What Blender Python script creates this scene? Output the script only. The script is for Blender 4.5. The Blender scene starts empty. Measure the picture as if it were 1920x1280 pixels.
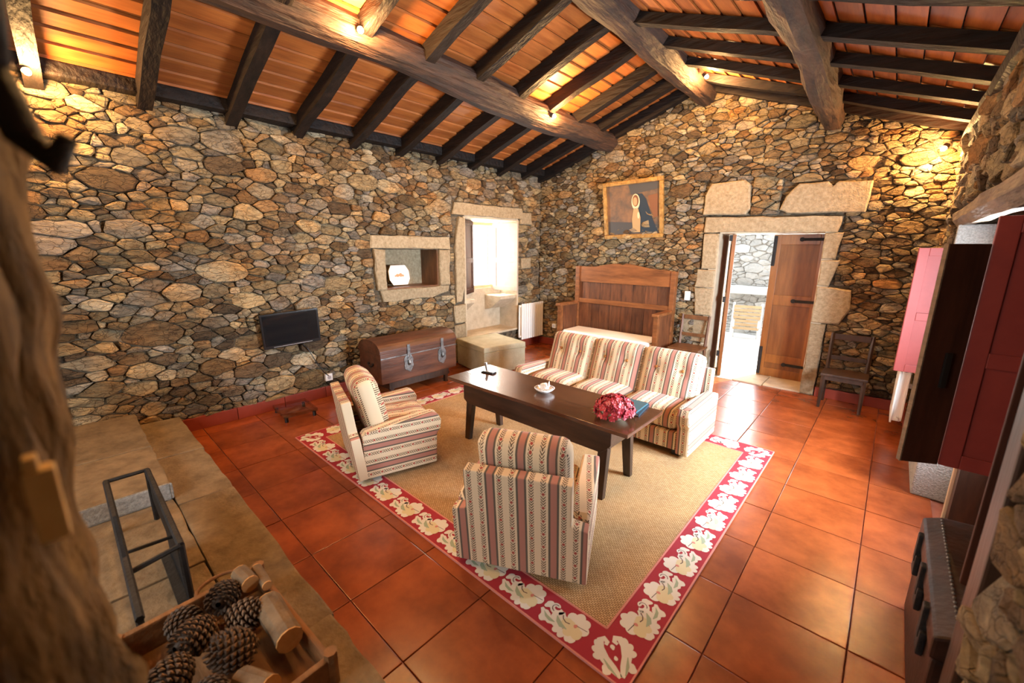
import bpy, bmesh, math, random
from mathutils import Vector, Matrix
random.seed(7)
R = math.radians
sc = bpy.context.scene
COL = sc.collection

# ------------------------------------------------------------------ camera
F_PX, YAW, PITCH, ROLL = 776.3, R(42.37), R(12.74), R(0.2)
cd = bpy.data.cameras.new('camera'); cam = bpy.data.objects.new('camera', cd); COL.objects.link(cam)
cd.sensor_width = 36.0; cd.lens = F_PX / 1920 * 36.0; cd.clip_start = 0.02
fw = Vector((-math.sin(YAW)*math.cos(PITCH), math.cos(YAW)*math.cos(PITCH), -math.sin(PITCH)))
rt = Vector((math.cos(YAW), math.sin(YAW), 0)); up = rt.cross(fw)
rt2 = rt*math.cos(ROLL)+up*math.sin(ROLL); up2 = up*math.cos(ROLL)-rt*math.sin(ROLL)
M = Matrix((rt2, up2, -fw)).transposed().to_4x4(); M.translation = Vector((0, 0, 1.8))
cam.matrix_world = M
cd.dof.use_dof = True; cd.dof.focus_distance = 3.6; cd.dof.aperture_fstop = 1.6
sc.camera = cam

# ------------------------------------------------------------------ world, sun, daylight, added fill, exposure
w = bpy.data.worlds.new('world'); sc.world = w; w.use_nodes = True
bg = w.node_tree.nodes['Background']; bg.inputs[0].default_value = (0.80, 0.90, 1.0, 1); bg.inputs[1].default_value = 3.0
sd = bpy.data.lights.new('sun', 'SUN'); so = bpy.data.objects.new('sun', sd); COL.objects.link(so)
sd.energy = 14; sd.angle = R(0.6); sd.color = (1.0, 0.94, 0.84); so.rotation_euler = (R(32), 0, R(160))
def area(name, loc, rot, sx, sy, e, col):
    d = bpy.data.lights.new(name, 'AREA'); o = bpy.data.objects.new(name, d); COL.objects.link(o)
    d.shape = 'RECTANGLE'; d.size = sx; d.size_y = sy; d.energy = e; d.color = col
    o.location = loc; o.rotation_euler = rot
    return o
area('daylight_window_left', (-5.62, 5.15, 1.70), (R(90), 0, R(-90)), 0.75, 1.2, 110, (1.0, 0.96, 0.88))
area('daylight_window_right', (1.12, 3.68, 1.36), (R(90), 0, R(90)), 1.2, .95, 520, (0.76, 0.87, 1.0))
area('daylight_door', (-1.45, 7.3, 1.25), (R(90), 0, R(180)), 0.5, 1.6, 45, (0.95, 0.97, 1.0))
area('fill_light_rear', (-2.2, -1.75, 1.9), (R(90), 0, R(0)), 2.2, 1.3, 48, (1.0, 0.93, 0.82))  # added fill light behind the camera, brightens the foreground
vs = sc.view_settings; vs.view_transform = 'Standard'; vs.look = 'None'; vs.exposure = 0.40; vs.gamma = 1; vs.use_curve_mapping = False
sc.cycles.use_denoising = True
sc.cycles.max_bounces = 8; sc.cycles.diffuse_bounces = 5
sc.cycles.sample_clamp_indirect = 6.0

# ------------------------------------------------------------------ materials
MATS = {}
def newmat(name):
    m = bpy.data.materials.new(name); m.use_nodes = True; MATS[name] = m
    nt = m.node_tree; b = nt.nodes['Principled BSDF']
    return m, nt, nt.nodes, nt.links, b
def N(ns, t, **k):
    n = ns.new(t)
    for a, v in k.items(): setattr(n, a, v)
    return n
def ramp(ns, stops, interp='LINEAR'):
    r = ns.new('ShaderNodeValToRGB'); cr = r.color_ramp; cr.interpolation = interp
    while len(cr.elements) < len(stops): cr.elements.new(0.5)
    for e, (p, c) in zip(cr.elements, stops): e.position = p; e.color = (*c, 1)
    return r
def pmat(name, c1, c2, scale=6, rough=0.6, bump=0.1, stretch=(1, 1, 1), metal=0.0, spec=0.5, coat=0.0, rnd=0.0, detail=6, bscale=None, dist=0.02):
    m, nt, ns, L, b = newmat(name)
    tc = N(ns, 'ShaderNodeTexCoord'); mp = N(ns, 'ShaderNodeMapping'); mp.inputs['Scale'].default_value = stretch
    L.new(tc.outputs['Object'], mp.inputs[0])
    nz = N(ns, 'ShaderNodeTexNoise'); nz.inputs['Scale'].default_value = scale; nz.inputs['Detail'].default_value = detail; nz.inputs['Roughness'].default_value = 0.62
    vec = mp.outputs[0]
    if rnd:
        oi = N(ns, 'ShaderNodeObjectInfo'); ad = N(ns, 'ShaderNodeVectorMath', operation='MULTIPLY_ADD')
        cx = N(ns, 'ShaderNodeCombineXYZ')
        for k in range(3): L.new(oi.outputs['Random'], cx.inputs[k])
        L.new(cx.outputs[0], ad.inputs[0]); ad.inputs[1].default_value = (37, 91, 53); L.new(mp.outputs[0], ad.inputs[2]); vec = ad.outputs[0]
    L.new(vec, nz.inputs['Vector'])
    rp = ramp(ns, [(0.3, c1), (0.7, c2)]); L.new(nz.outputs['Fac'], rp.inputs[0])
    out = rp.outputs[0]
    if rnd:
        hs = N(ns, 'ShaderNodeHueSaturation'); mr = N(ns, 'ShaderNodeMapRange')
        mr.inputs['To Min'].default_value = 1 - rnd; mr.inputs['To Max'].default_value = 1 + rnd
        L.new(oi.outputs['Random'], mr.inputs['Value']); L.new(mr.outputs[0], hs.inputs['Value']); L.new(out, hs.inputs['Color']); out = hs.outputs[0]
    L.new(out, b.inputs['Base Color'])
    b.inputs['Roughness'].default_value = rough; b.inputs['Metallic'].default_value = metal; b.inputs['Specular IOR Level'].default_value = spec
    b.inputs['Coat Weight'].default_value = coat; b.inputs['Coat Roughness'].default_value = 0.15
    if bump:
        n2 = N(ns, 'ShaderNodeTexNoise'); n2.inputs['Scale'].default_value = bscale or scale*3; n2.inputs['Detail'].default_value = 8
        L.new(vec, n2.inputs['Vector'])
        bp = N(ns, 'ShaderNodeBump'); bp.inputs['Strength'].default_value = bump; bp.inputs['Distance'].default_value = dist
        L.new(n2.outputs['Fac'], bp.inputs['Height']); L.new(bp.outputs[0], b.inputs['Normal'])
    return m
def flat(name, c, rough=0.5, metal=0.0, spec=0.5, emit=0.0):
    m, nt, ns, L, b = newmat(name)
    b.inputs['Base Color'].default_value = (*c, 1); b.inputs['Roughness'].default_value = rough; b.inputs['Metallic'].default_value = metal; b.inputs['Specular IOR Level'].default_value = spec
    if emit: b.inputs['Emission Color'].default_value = (*c, 1); b.inputs['Emission Strength'].default_value = emit
    return m

def wallstone(name):
    m, nt, ns, L, b = newmat(name)
    at = N(ns, 'ShaderNodeAttribute', attribute_name='rnd'); sp = N(ns, 'ShaderNodeSeparateColor'); L.new(at.outputs['Color'], sp.inputs[0])
    pal = ramp(ns, [(0.0, (.28, .225, .135)), (0.13, (.34, .285, .19)), (0.27, (.215, .15, .08)), (0.39, (.285, .255, .205)), (0.52, (.38, .29, .165)), (0.64, (.15, .108, .068)), (0.74, (.29, .185, .092)), (0.85, (.25, .225, .195)), (0.94, (.43, .36, .25))], 'CONSTANT')
    L.new(sp.outputs[0], pal.inputs[0])
    geo = N(ns, 'ShaderNodeNewGeometry')
    mp = N(ns, 'ShaderNodeMapping'); mp.inputs['Scale'].default_value = (1, 1, 2.4); L.new(geo.outputs['Position'], mp.inputs[0])
    n1 = N(ns, 'ShaderNodeTexNoise'); n1.inputs['Scale'].default_value = 9; n1.inputs['Detail'].default_value = 9; n1.inputs['Roughness'].default_value = .7; L.new(mp.outputs[0], n1.inputs['Vector'])
    r1 = ramp(ns, [(0.28, (.25, .21, .17)), (0.44, (.80, .77, .73)), (0.60, (1.15, 1.1, 1.0)), (0.76, (1.9, 1.75, 1.45))]); L.new(n1.outputs['Fac'], r1.inputs[0])
    mx = N(ns, 'ShaderNodeMix', data_type='RGBA', blend_type='MULTIPLY'); mx.inputs[0].default_value = 1
    L.new(pal.outputs[0], mx.inputs[6]); L.new(r1.outputs[0], mx.inputs[7])
    n2 = N(ns, 'ShaderNodeTexNoise'); n2.inputs['Scale'].default_value = 2.2; n2.inputs['Detail'].default_value = 4; L.new(geo.outputs['Position'], n2.inputs['Vector'])
    r2 = ramp(ns, [(0.45, (1, 1, 1)), (0.68, (1.15, .80, .45))]); L.new(n2.outputs['Fac'], r2.inputs[0])
    m2 = N(ns, 'ShaderNodeMix', data_type='RGBA', blend_type='MULTIPLY'); m2.inputs[0].default_value = .8
    L.new(mx.outputs[2], m2.inputs[6]); L.new(r2.outputs[0], m2.inputs[7])
    hs = N(ns, 'ShaderNodeHueSaturation'); mr = N(ns, 'ShaderNodeMapRange'); mr.inputs['To Min'].default_value = .68; mr.inputs['To Max'].default_value = 1.65
    L.new(sp.outputs[1], mr.inputs['Value']); L.new(mr.outputs[0], hs.inputs['Value']); L.new(m2.outputs[2], hs.inputs['Color'])
    L.new(hs.outputs[0], b.inputs['Base Color']); b.inputs['Roughness'].default_value = .82; b.inputs['Specular IOR Level'].default_value = .3
    dsx = N(ns, 'ShaderNodeTexNoise'); dsx.inputs['Scale'].default_value = 6; dsx.inputs['Detail'].default_value = 4; L.new(geo.outputs['Position'], dsx.inputs['Vector'])
    va = N(ns, 'ShaderNodeVectorMath', operation='MULTIPLY_ADD'); va.inputs[1].default_value = (.35, .35, .35); L.new(dsx.outputs['Color'], va.inputs[0]); L.new(mp.outputs[0], va.inputs[2])
    vo = N(ns, 'ShaderNodeTexVoronoi', feature='DISTANCE_TO_EDGE'); vo.inputs['Scale'].default_value = 9.5; L.new(va.outputs[0], vo.inputs['Vector'])
    rv_ = ramp(ns, [(0.0, (.30, .27, .24)), (.022, (.72, .70, .67)), (.06, (1, 1, 1))]); L.new(vo.outputs['Distance'], rv_.inputs[0])
    m3 = N(ns, 'ShaderNodeMix', data_type='RGBA', blend_type='MULTIPLY'); m3.inputs[0].default_value = .75; L.new(hs.outputs[0], m3.inputs[6]); L.new(rv_.outputs[0], m3.inputs[7]); L.new(m3.outputs[2], b.inputs['Base Color'])
    n3 = N(ns, 'ShaderNodeTexNoise'); n3.inputs['Scale'].default_value = 16; n3.inputs['Detail'].default_value = 10; n3.inputs['Roughness'].default_value = .68; L.new(mp.outputs[0], n3.inputs['Vector'])
    bp = N(ns, 'ShaderNodeBump'); bp.inputs['Strength'].default_value = 1.0; bp.inputs['Distance'].default_value = .06
    mn = N(ns, 'ShaderNodeMath', operation='MINIMUM'); mn.inputs[1].default_value = .06; L.new(vo.outputs['Distance'], mn.inputs[0])
    hh = N(ns, 'ShaderNodeMath', operation='MULTIPLY_ADD'); hh.inputs[1].default_value = 4.0; L.new(mn.outputs[0], hh.inputs[0]); L.new(n3.outputs['Fac'], hh.inputs[2])
    L.new(hh.outputs[0], bp.inputs['Height']); L.new(bp.outputs[0], b.inputs['Normal'])
    return m
wallstone('rubble')
def mortar():
    m, nt, ns, L, b = newmat('mortar')
    geo = N(ns, 'ShaderNodeNewGeometry'); mp = N(ns, 'ShaderNodeMapping'); mp.inputs['Scale'].default_value = (1, 1, 1.8); L.new(geo.outputs['Position'], mp.inputs[0])
    v = N(ns, 'ShaderNodeTexVoronoi'); v.inputs['Scale'].default_value = 16; L.new(mp.outputs[0], v.inputs['Vector'])
    hs = ramp(ns, [(0.0, (.05, .034, .02)), (.35, (.13, .095, .055)), (.7, (.08, .06, .038)), (1, (.17, .125, .075))]); sp = N(ns, 'ShaderNodeSeparateColor'); L.new(v.outputs['Color'], sp.inputs[0]); L.new(sp.outputs[0], hs.inputs[0])
    L.new(hs.outputs[0], b.inputs['Base Color']); b.inputs['Roughness'].default_value = .95
    bp = N(ns, 'ShaderNodeBump'); bp.inputs['Strength'].default_value = 1; bp.inputs['Distance'].default_value = .04; bp.invert = True
    L.new(v.outputs['Distance'], bp.inputs['Height']); L.new(bp.outputs[0], b.inputs['Normal'])
mortar()
pmat('granite', (.235, .175, .10), (.40, .315, .20), 26, .85, .6, bscale=60, rnd=.1, spec=.25)
pmat('granite_grey', (.20, .19, .17), (.42, .40, .36), 70, .85, .5, bscale=90)
pmat('hearthstone', (.115, .078, .042), (.235, .165, .092), 9, .8, .45, bscale=40, rnd=.12, spec=.3)
pmat('pale_stone', (.42, .33, .22), (.58, .47, .33), 8, .85, .4, bscale=30, rnd=.06)
pmat('terracotta', (.145, .027, .006), (.33, .076, .018), 3.2, .27, .06, bscale=14, rnd=.14, spec=.5, detail=8)
pmat('grout', (.26, .085, .05), (.42, .16, .10), 8, .8, .1)
pmat('skirting', (.20, .030, .016), (.29, .048, .026), 4, .4, .05, rnd=.06)
pmat('plank', (.27, .065, .012), (.52, .165, .034), 5, .5, .12, stretch=(3, .35, 3), rnd=.22, bscale=22)
pmat('beam_wood', (.010, .0055, .0035), (.075, .032, .015), 7, .75, .9, stretch=(2.2, .35, 2.2), bscale=9, dist=.05)
pmat('rafter_wood', (.004, .0024, .0017), (.020, .0105, .0065), 8, .7, .7, spec=.3, stretch=(.4, 2, 2), rnd=.2, bscale=12, dist=.03)
pmat('post_wood', (.007, .004, .0015), (.30, .18, .055), 7, .8, 1.0, stretch=(2.2, 2.2, .6), bscale=9, dist=.05)
pmat('dark_wood', (.018, .008, .005), (.055, .024, .014), 6, .35, .12, stretch=(.5, 3, 3), coat=.25)
pmat('dark_wood_v', (.02, .010, .006), (.06, .028, .015), 6, .45, .15, stretch=(3, 3, .5))
pmat('table_wood', (.040, .013, .006), (.105, .038, .016), 5, .22, .05, stretch=(.35, 3, 3), coat=.35)
pmat('trunk_wood', (.035, .011, .005), (.125, .042, .019), 5, .42, .15, stretch=(3, .5, 3), coat=.1)
pmat('settle_wood', (.11, .035, .010), (.29, .105, .032), 5, .38, .1, stretch=(.5, 3, 3), coat=.15)
pmat('settle_board', (.045, .014, .006), (.17, .060, .022), 5, .45, .12, stretch=(4, 4, .6), rnd=.28)
pmat('door_wood', (.18, .060, .011), (.33, .125, .027), 4, .4, .1, stretch=(4, 4, .5), coat=.1)
pmat('door_panel', (.14, .048, .011), (.25, .095, .024), 4, .42, .1, stretch=(4, 4, .5))
pmat('shutter_brown', (.025, .008, .0045), (.075, .023, .011), 4, .65, .1, spec=.2, stretch=(3, 3, .4))
pmat('shutter_red', (.21, .031, .025), (.26, .042, .034), 5, .5, .04, spec=.3)
pmat('shutter_pale', (.40, .29, .23), (.50, .37, .30), 5, .5, .03)
pmat('lintel_wood', (.10, .065, .040), (.22, .15, .095), 6, .8, .6, stretch=(3, .4, 3), bscale=10, dist=.04)
pmat('chair_wood', (.085, .034, .012), (.19, .08, .028), 5, .45, .1, stretch=(3, 3, .7))
pmat('iron', (.010, .010, .011), (.028, .027, .027), 18, .6, .25, metal=.1, spec=.3)
pmat('worn_iron', (.10, .10, .10), (.28, .27, .26), 14, .42, .25, metal=.8)
pmat('white_enamel', (.78, .75, .70), (.83, .80, .75), 4, .35, .02)
pmat('cushion_white', (.82, .78, .72), (.88, .84, .78), 4, .85, .15, bscale=30)
pmat('ottoman_cloth', (.33, .30, .20), (.46, .42, .30), 5, .9, .3, bscale=60)
pmat('gilt', (.22, .10, .022), (.50, .29, .08), 20, .45, .5, metal=.35, bscale=50)
pmat('canvas', (.06, .05, .042), (.24, .12, .055), 6, .5, .15, bscale=60)
pmat('leather', (.018, .009, .006), (.050, .022, .014), 9, .45, .15, bscale=40, spec=.2)
pmat('log_bark', (.085, .052, .028), (.23, .155, .088), 10, .9, .8, stretch=(1, 1, .4), bscale=22)
pmat('log_core', (.42, .19, .05), (.62, .33, .11), 12, .8, .2)
pmat('crate_wood', (.13, .052, .014), (.29, .13, .042), 6, .75, .4, stretch=(.5, 2, 2), bscale=18)
pmat('cone_scale', (.028, .016, .010), (.095, .055, .030), 30, .7, .3)
pmat('cone_tip', (.15, .085, .045), (.30, .19, .11), 30, .7, .2)
pmat('courtyard', (.72, .70, .66), (.82, .80, .76), 3, .9, .3)
pmat('garden_wood', (.55, .36, .18), (.68, .47, .26), 5, .6, .1)
flat('black_plastic', (.010, .010, .011), .28)
flat('screen', (.006, .008, .010), .09)
flat('white_plastic', (.80, .78, .74), .4)
flat('silver', (.55, .56, .58), .3, .7)
flat('bulb', (1.0, .72, .38), .3, emit=60)
flat('porcelain', (.85, .83, .80), .15)
flat('paint_dot', (.10, .12, .20), .4)
flat('gold_line', (.45, .25, .06), .4)
flat('blue_cover', (.015, .04, .06), .3)
flat('teal_cover', (.05, .115, .14), .25)
flat('pages', (.75, .72, .66), .7)
flat('bowl_glaze', (.62, .58, .42), .3)
flat('leaf_green', (.09, .16, .05), .5)
flat('rug_red', (.30, .014, .026), .9)
flat('rug_white', (.64, .60, .53), .95)
flat('rug_sage', (.30, .36, .25), .95)
flat('rug_cream', (.60, .52, .32), .95)
flat('rug_dark', (.07, .02, .025), .95)
flat('rug_edge', (.55, .20, .16), .9)
flat('tuft', (.40, .16, .04), .9)
flat('paint_blue', (.012, .026, .042), .5)
flat('paint_skin', (.50, .27, .13), .5)
flat('paint_cream', (.40, .26, .12), .5)
flat('paint_brown', (.18, .07, .03), .5)
flat('paint_grey', (.055, .052, .052), .5)
pmat('peg_wood', (.55, .36, .13), (.75, .53, .24), 8, .6, .1)
flat('putty', (.50, .42, .30), .7)
def glassy(name, tint, gl=.12):
    m, nt, ns, L, b = newmat(name)
    t = N(ns, 'ShaderNodeBsdfTransparent'); t.inputs[0].default_value = (*tint, 1)
    g = N(ns, 'ShaderNodeBsdfGlossy'); g.inputs['Roughness'].default_value = .03
    lw = N(ns, 'ShaderNodeLayerWeight'); pw_ = N(ns, 'ShaderNodeMath', operation='POWER'); pw_.inputs[1].default_value = 4; L.new(lw.outputs['Facing'], pw_.inputs[0])
    ad = N(ns, 'ShaderNodeMath', operation='MULTIPLY_ADD'); ad.inputs[1].default_value = .5; ad.inputs[2].default_value = .04; L.new(pw_.outputs[0], ad.inputs[0])
    mx = N(ns, 'ShaderNodeMixShader'); L.new(ad.outputs[0], mx.inputs[0]); L.new(t.outputs[0], mx.inputs[1]); L.new(g.outputs[0], mx.inputs[2])
    L.new(mx.outputs[0], ns['Material Output'].inputs[0])
glassy('glass', (.97, .98, .98)); glassy('acrylic', (.88, .84, .80))

def fabric():
    m, nt, ns, L, b = newmat('stripe_fabric')
    uv = N(ns, 'ShaderNodeUVMap', uv_map='UVMap'); sx = N(ns, 'ShaderNodeSeparateXYZ'); L.new(uv.outputs[0], sx.inputs[0])
    def ma(op, a, bb=None, c=None):
        n = N(ns, 'ShaderNodeMath', operation=op)
        for k, v in enumerate((a, bb, c)):
            if v is None: continue
            if isinstance(v, (int, float)): n.inputs[k].default_value = v
            else: L.new(v, n.inputs[k])
        return n.outputs[0]
    u, v = sx.outputs[0], sx.outputs[1]
    P = .17
    fu = ma('FRACT', ma('DIVIDE', u, P))
    cream, grey, pink = (.72, .57, .38), (.12, .095, .07), (.42, .185, .135)
    rp = ramp(ns, [(0, grey), (.065, pink), (.26, grey), (.325, cream)], 'CONSTANT'); L.new(fu, rp.inputs[0])
    def vine(c, ph):
        du = ma('ABSOLUTE', ma('MULTIPLY', ma('SUBTRACT', fu, c), P))
        inb = ma('LESS_THAN', du, .0135)
        ch = ma('FRACT', ma('ADD', ma('DIVIDE', v, .017), ma('MULTIPLY', du, -75.0)))
        leaf = ma('MULTIPLY', inb, ma('LESS_THAN', ch, .52))
        dv = ma('MULTIPLY', ma('SUBTRACT', ma('FRACT', ma('ADD', ma('DIVIDE', v, .085), ph)), .5), .085)
        d2 = ma('ADD', ma('MULTIPLY', du, du), ma('MULTIPLY', dv, dv))
        rose = ma('LESS_THAN', d2, .0085**2)
        gap = ma('GREATER_THAN', d2, .0115**2)
        return ma('MULTIPLY', leaf, gap), rose
    l1, r1 = vine(.475, 0.0); l2, r2 = vine(.845, .5)
    lf = ma('MAXIMUM', l1, l2); rs = ma('MAXIMUM', r1, r2)
    m1 = N(ns, 'ShaderNodeMix', data_type='RGBA'); L.new(lf, m1.inputs[0]); L.new(rp.outputs[0], m1.inputs[6]); m1.inputs[7].default_value = (.13, .085, .055, 1)
    m2 = N(ns, 'ShaderNodeMix', data_type='RGBA'); L.new(rs, m2.inputs[0]); L.new(m1.outputs[2], m2.inputs[6]); m2.inputs[7].default_value = (.36, .07, .05, 1)
    L.new(m2.outputs[2], b.inputs['Base Color']); b.inputs['Roughness'].default_value = .9; b.inputs['Specular IOR Level'].default_value = .2
    b.inputs['Sheen Weight'].default_value = .15
    n2 = N(ns, 'ShaderNodeTexNoise'); n2.inputs['Scale'].default_value = 700; bp = N(ns, 'ShaderNodeBump'); bp.inputs['Strength'].default_value = .15; bp.inputs['Distance'].default_value = .003
    L.new(n2.outputs['Fac'], bp.inputs['Height']); L.new(bp.outputs[0], b.inputs['Normal'])
fabric()
def sisal():
    m, nt, ns, L, b = newmat('sisal')
    tc = N(ns, 'ShaderNodeTexCoord')
    br = N(ns, 'ShaderNodeTexBrick'); L.new(tc.outputs['Object'], br.inputs['Vector']); br.inputs['Scale'].default_value = 1
    br.inputs['Brick Width'].default_value = .020; br.inputs['Row Height'].default_value = .011; br.inputs['Mortar Size'].default_value = .0016
    br.inputs['Color1'].default_value = (.58, .385, .20, 1); br.inputs['Color2'].default_value = (.46, .285, .135, 1); br.inputs['Mortar'].default_value = (.17, .085, .035, 1)
    nz = N(ns, 'ShaderNodeTexNoise'); nz.inputs['Scale'].default_value = 2.5; nz.inputs['Detail'].default_value = 5; L.new(tc.outputs['Object'], nz.inputs['Vector'])
    rp = ramp(ns, [(.3, (.85, .85, .85)), (.7, (1.12, 1.08, 1.02))]); L.new(nz.outputs['Fac'], rp.inputs[0])
    mx = N(ns, 'ShaderNodeMix', data_type='RGBA', blend_type='MULTIPLY'); mx.inputs[0].default_value = 1; L.new(br.outputs[0], mx.inputs[6]); L.new(rp.outputs[0], mx.inputs[7])
    L.new(mx.outputs[2], b.inputs['Base Color']); b.inputs['Roughness'].default_value = .95; b.inputs['Specular IOR Level'].default_value = .1
    bp = N(ns, 'ShaderNodeBump'); bp.inputs['Strength'].default_value = .6; bp.inputs['Distance'].default_value = .004; bp.invert = True
    L.new(br.outputs['Fac'], bp.inputs['Height']); L.new(bp.outputs[0], b.inputs['Normal'])
sisal()

# ------------------------------------------------------------------ helpers
def tag(o, label, cat, group=None):
    o['label'] = label; o['category'] = cat
    if group: o['group'] = group
    return o
def link(name, me, parent=None, mats=()):
    o = bpy.data.objects.new(name, me); COL.objects.link(o)
    if parent: o.parent = parent
    for m in mats: me.materials.append(MATS[m])
    return o
def empty(name, loc=(0, 0, 0), rz=0):
    o = bpy.data.objects.new(name, None); COL.objects.link(o); o.location = loc; o.rotation_euler = (0, 0, rz); o.empty_display_size = .1
    return o
def thing(name, label, cat, loc=(0, 0, 0), rz=0, group=None): return tag(empty(name, loc, rz), label, cat, group)
def struct(o): o['kind'] = 'structure'; return o
class MB:
    def __init__(s): s.v = []; s.f = []; s.m = []
    def add(s, vs, fs, mi=0):
        k = len(s.v); s.v += [tuple(p) for p in vs]; s.f += [tuple(i+k for i in q) for q in fs]; s.m += [mi]*len(fs)
    def box(s, lo, hi, mi=0, T=None):
        x0, y0, z0 = lo; x1, y1, z1 = hi
        vs = [(x0, y0, z0), (x1, y0, z0), (x1, y1, z0), (x0, y1, z0), (x0, y0, z1), (x1, y0, z1), (x1, y1, z1), (x0, y1, z1)]
        if T: vs = [T @ Vector(p) for p in vs]
        s.add(vs, [(0, 3, 2, 1), (4, 5, 6, 7), (0, 1, 5, 4), (1, 2, 6, 5), (2, 3, 7, 6), (3, 0, 4, 7)], mi)
    def tube(s, pts, r, n=8, mi=0, cap=True):
        pts = [Vector(p) for p in pts]; rings = []
        for i, p in enumerate(pts):
            t = (pts[min(i+1, len(pts)-1)]-pts[max(i-1, 0)]).normalized()
            a = t.cross(Vector((0, 0, 1)) if abs(t.z) < .9 else Vector((1, 0, 0))).normalized(); bb = t.cross(a)
            rr = r[i] if isinstance(r, (list, tuple)) else r
            rings.append([p+(a*math.cos(2*math.pi*k/n)+bb*math.sin(2*math.pi*k/n))*rr for k in range(n)])
        vs = [q for rg in rings for q in rg]; fs = []
        for i in range(len(pts)-1):
            for k in range(n): fs.append((i*n+k, i*n+(k+1) % n, (i+1)*n+(k+1) % n, (i+1)*n+k))
        if cap: fs.append(tuple(range(n-1, -1, -1))); fs.append(tuple((len(pts)-1)*n+k for k in range(n)))
        s.add(vs, fs, mi)
    def lathe(s, prof, n=24, mi=0, c=(0, 0, 0)):
        vs = [(c[0]+r*math.cos(2*math.pi*k/n), c[1]+r*math.sin(2*math.pi*k/n), c[2]+z) for r, z in prof for k in range(n)]; fs = []
        for i in range(len(prof)-1):
            for k in range(n): fs.append((i*n+k, i*n+(k+1) % n, (i+1)*n+(k+1) % n, (i+1)*n+k))
        s.add(vs, fs, mi)
    def prism(s, poly, z0, z1, mi=0, T=None):
        n = len(poly); vs = [Vector((x, y, z0)) for x, y in poly]+[Vector((x, y, z1)) for x, y in poly]
        if T: vs = [T @ p for p in vs]
        s.add(vs, [tuple(range(n-1, -1, -1)), tuple(range(n, 2*n))]+[(i, (i+1) % n, n+(i+1) % n, n+i) for i in range(n)], mi)
    def mesh(s, name):
        me = bpy.data.meshes.new(name); me.from_pydata(s.v, [], s.f)
        for p, mi in zip(me.polygons, s.m): p.material_index = mi
        me.update(); return me
    def obj(s, name, mats, parent=None, smooth=False, bevel=0):
        me = s.mesh(name)
        if bevel:
            bm = bmesh.new(); bm.from_mesh(me)
            bmesh.ops.bevel(bm, geom=[e for e in bm.edges if len(e.link_faces) == 2 and e.calc_face_angle(0) > .5], offset=bevel, segments=2, affect='EDGES', profile=.6)
            bm.to_mesh(me); bm.free()
        if smooth:
            for p in me.polygons: p.use_smooth = True
        return link(name, me, parent, [mats] if isinstance(mats, str) else mats)
def box(name, lo, hi, m, parent=None, bevel=0.0, T=None, smooth=False):
    b = MB(); b.box(lo, hi, T=T); return b.obj(name, m, parent, smooth, bevel)
def poly_area(p): return sum(p[i][0]*p[(i+1) % len(p)][1]-p[(i+1) % len(p)][0]*p[i][1] for i in range(len(p)))/2
def clip(poly, a, b, c):   # keep a*x+b*y<=c
    out = []
    for i in range(len(poly)):
        p, q = poly[i], poly[(i+1) % len(poly)]; dp = a*p[0]+b*p[1]-c; dq = a*q[0]+b*q[1]-c
        if dp <= 0: out.append(p)
        if dp*dq < 0: t = dp/(dp-dq); out.append((p[0]+t*(q[0]-p[0]), p[1]+t*(q[1]-p[1])))
    return out
from mathutils import noise as mnoise
def rough_beam(name, pts, rad, mat, parent, n=10, amp=.05, seg=26, squash=(1, 1), seed=0):
    """hewn log along pts (list of (centre, radius scale))"""
    b = MB(); rings = []
    for i in range(seg+1):
        t = i/seg*(len(pts)-1); k = min(int(t), len(pts)-2); f = t-k; f2 = f*f*(3-2*f)
        c = Vector(pts[k]).lerp(Vector(pts[k+1]), f)
        ax = (Vector(pts[k+1])-Vector(pts[k])).normalized(); a = ax.cross(Vector((0, 0, 1))).normalized() if abs(ax.z) < .9 else Vector((1, 0, 0)); bb = a.cross(ax)
        rr = rad[k]+(rad[k+1]-rad[k])*f2; ring = []
        for j in range(n):
            th = 2*math.pi*(j+.5)/n; d = mnoise.noise(Vector((math.cos(th)*1.3+seed, math.sin(th)*1.3, c.length*1.7+seed*3)))*amp+mnoise.noise(Vector((math.cos(th)*3+seed, math.sin(th)*3, c.length*5)))*amp*.4
            ring.append(c+(a*math.cos(th)*squash[0]+bb*math.sin(th)*squash[1])*(rr+d))
        rings.append(ring)
    vs = [q for r in rings for q in r]; fs = []
    for i in range(seg):
        for j in range(n): fs.append((i*n+j, i*n+(j+1) % n, (i+1)*n+(j+1) % n, (i+1)*n+j))
    fs.append(tuple(range(n-1, -1, -1))); fs.append(tuple(seg*n+j for j in range(n)))
    b.add(vs, fs); return b.obj(name, mat, parent, smooth=False)

# ------------------------------------------------------------------ room constants
XA, YB, XR = -4.97, 6.22, 0.33
RX, RZ = -2.25, 3.85            # line where the undersides of the rafters meet
SL, SR = .335, .37
def under(x): return RZ+SL*(x-RX) if x < RX else RZ-SR*(x-RX)

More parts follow.
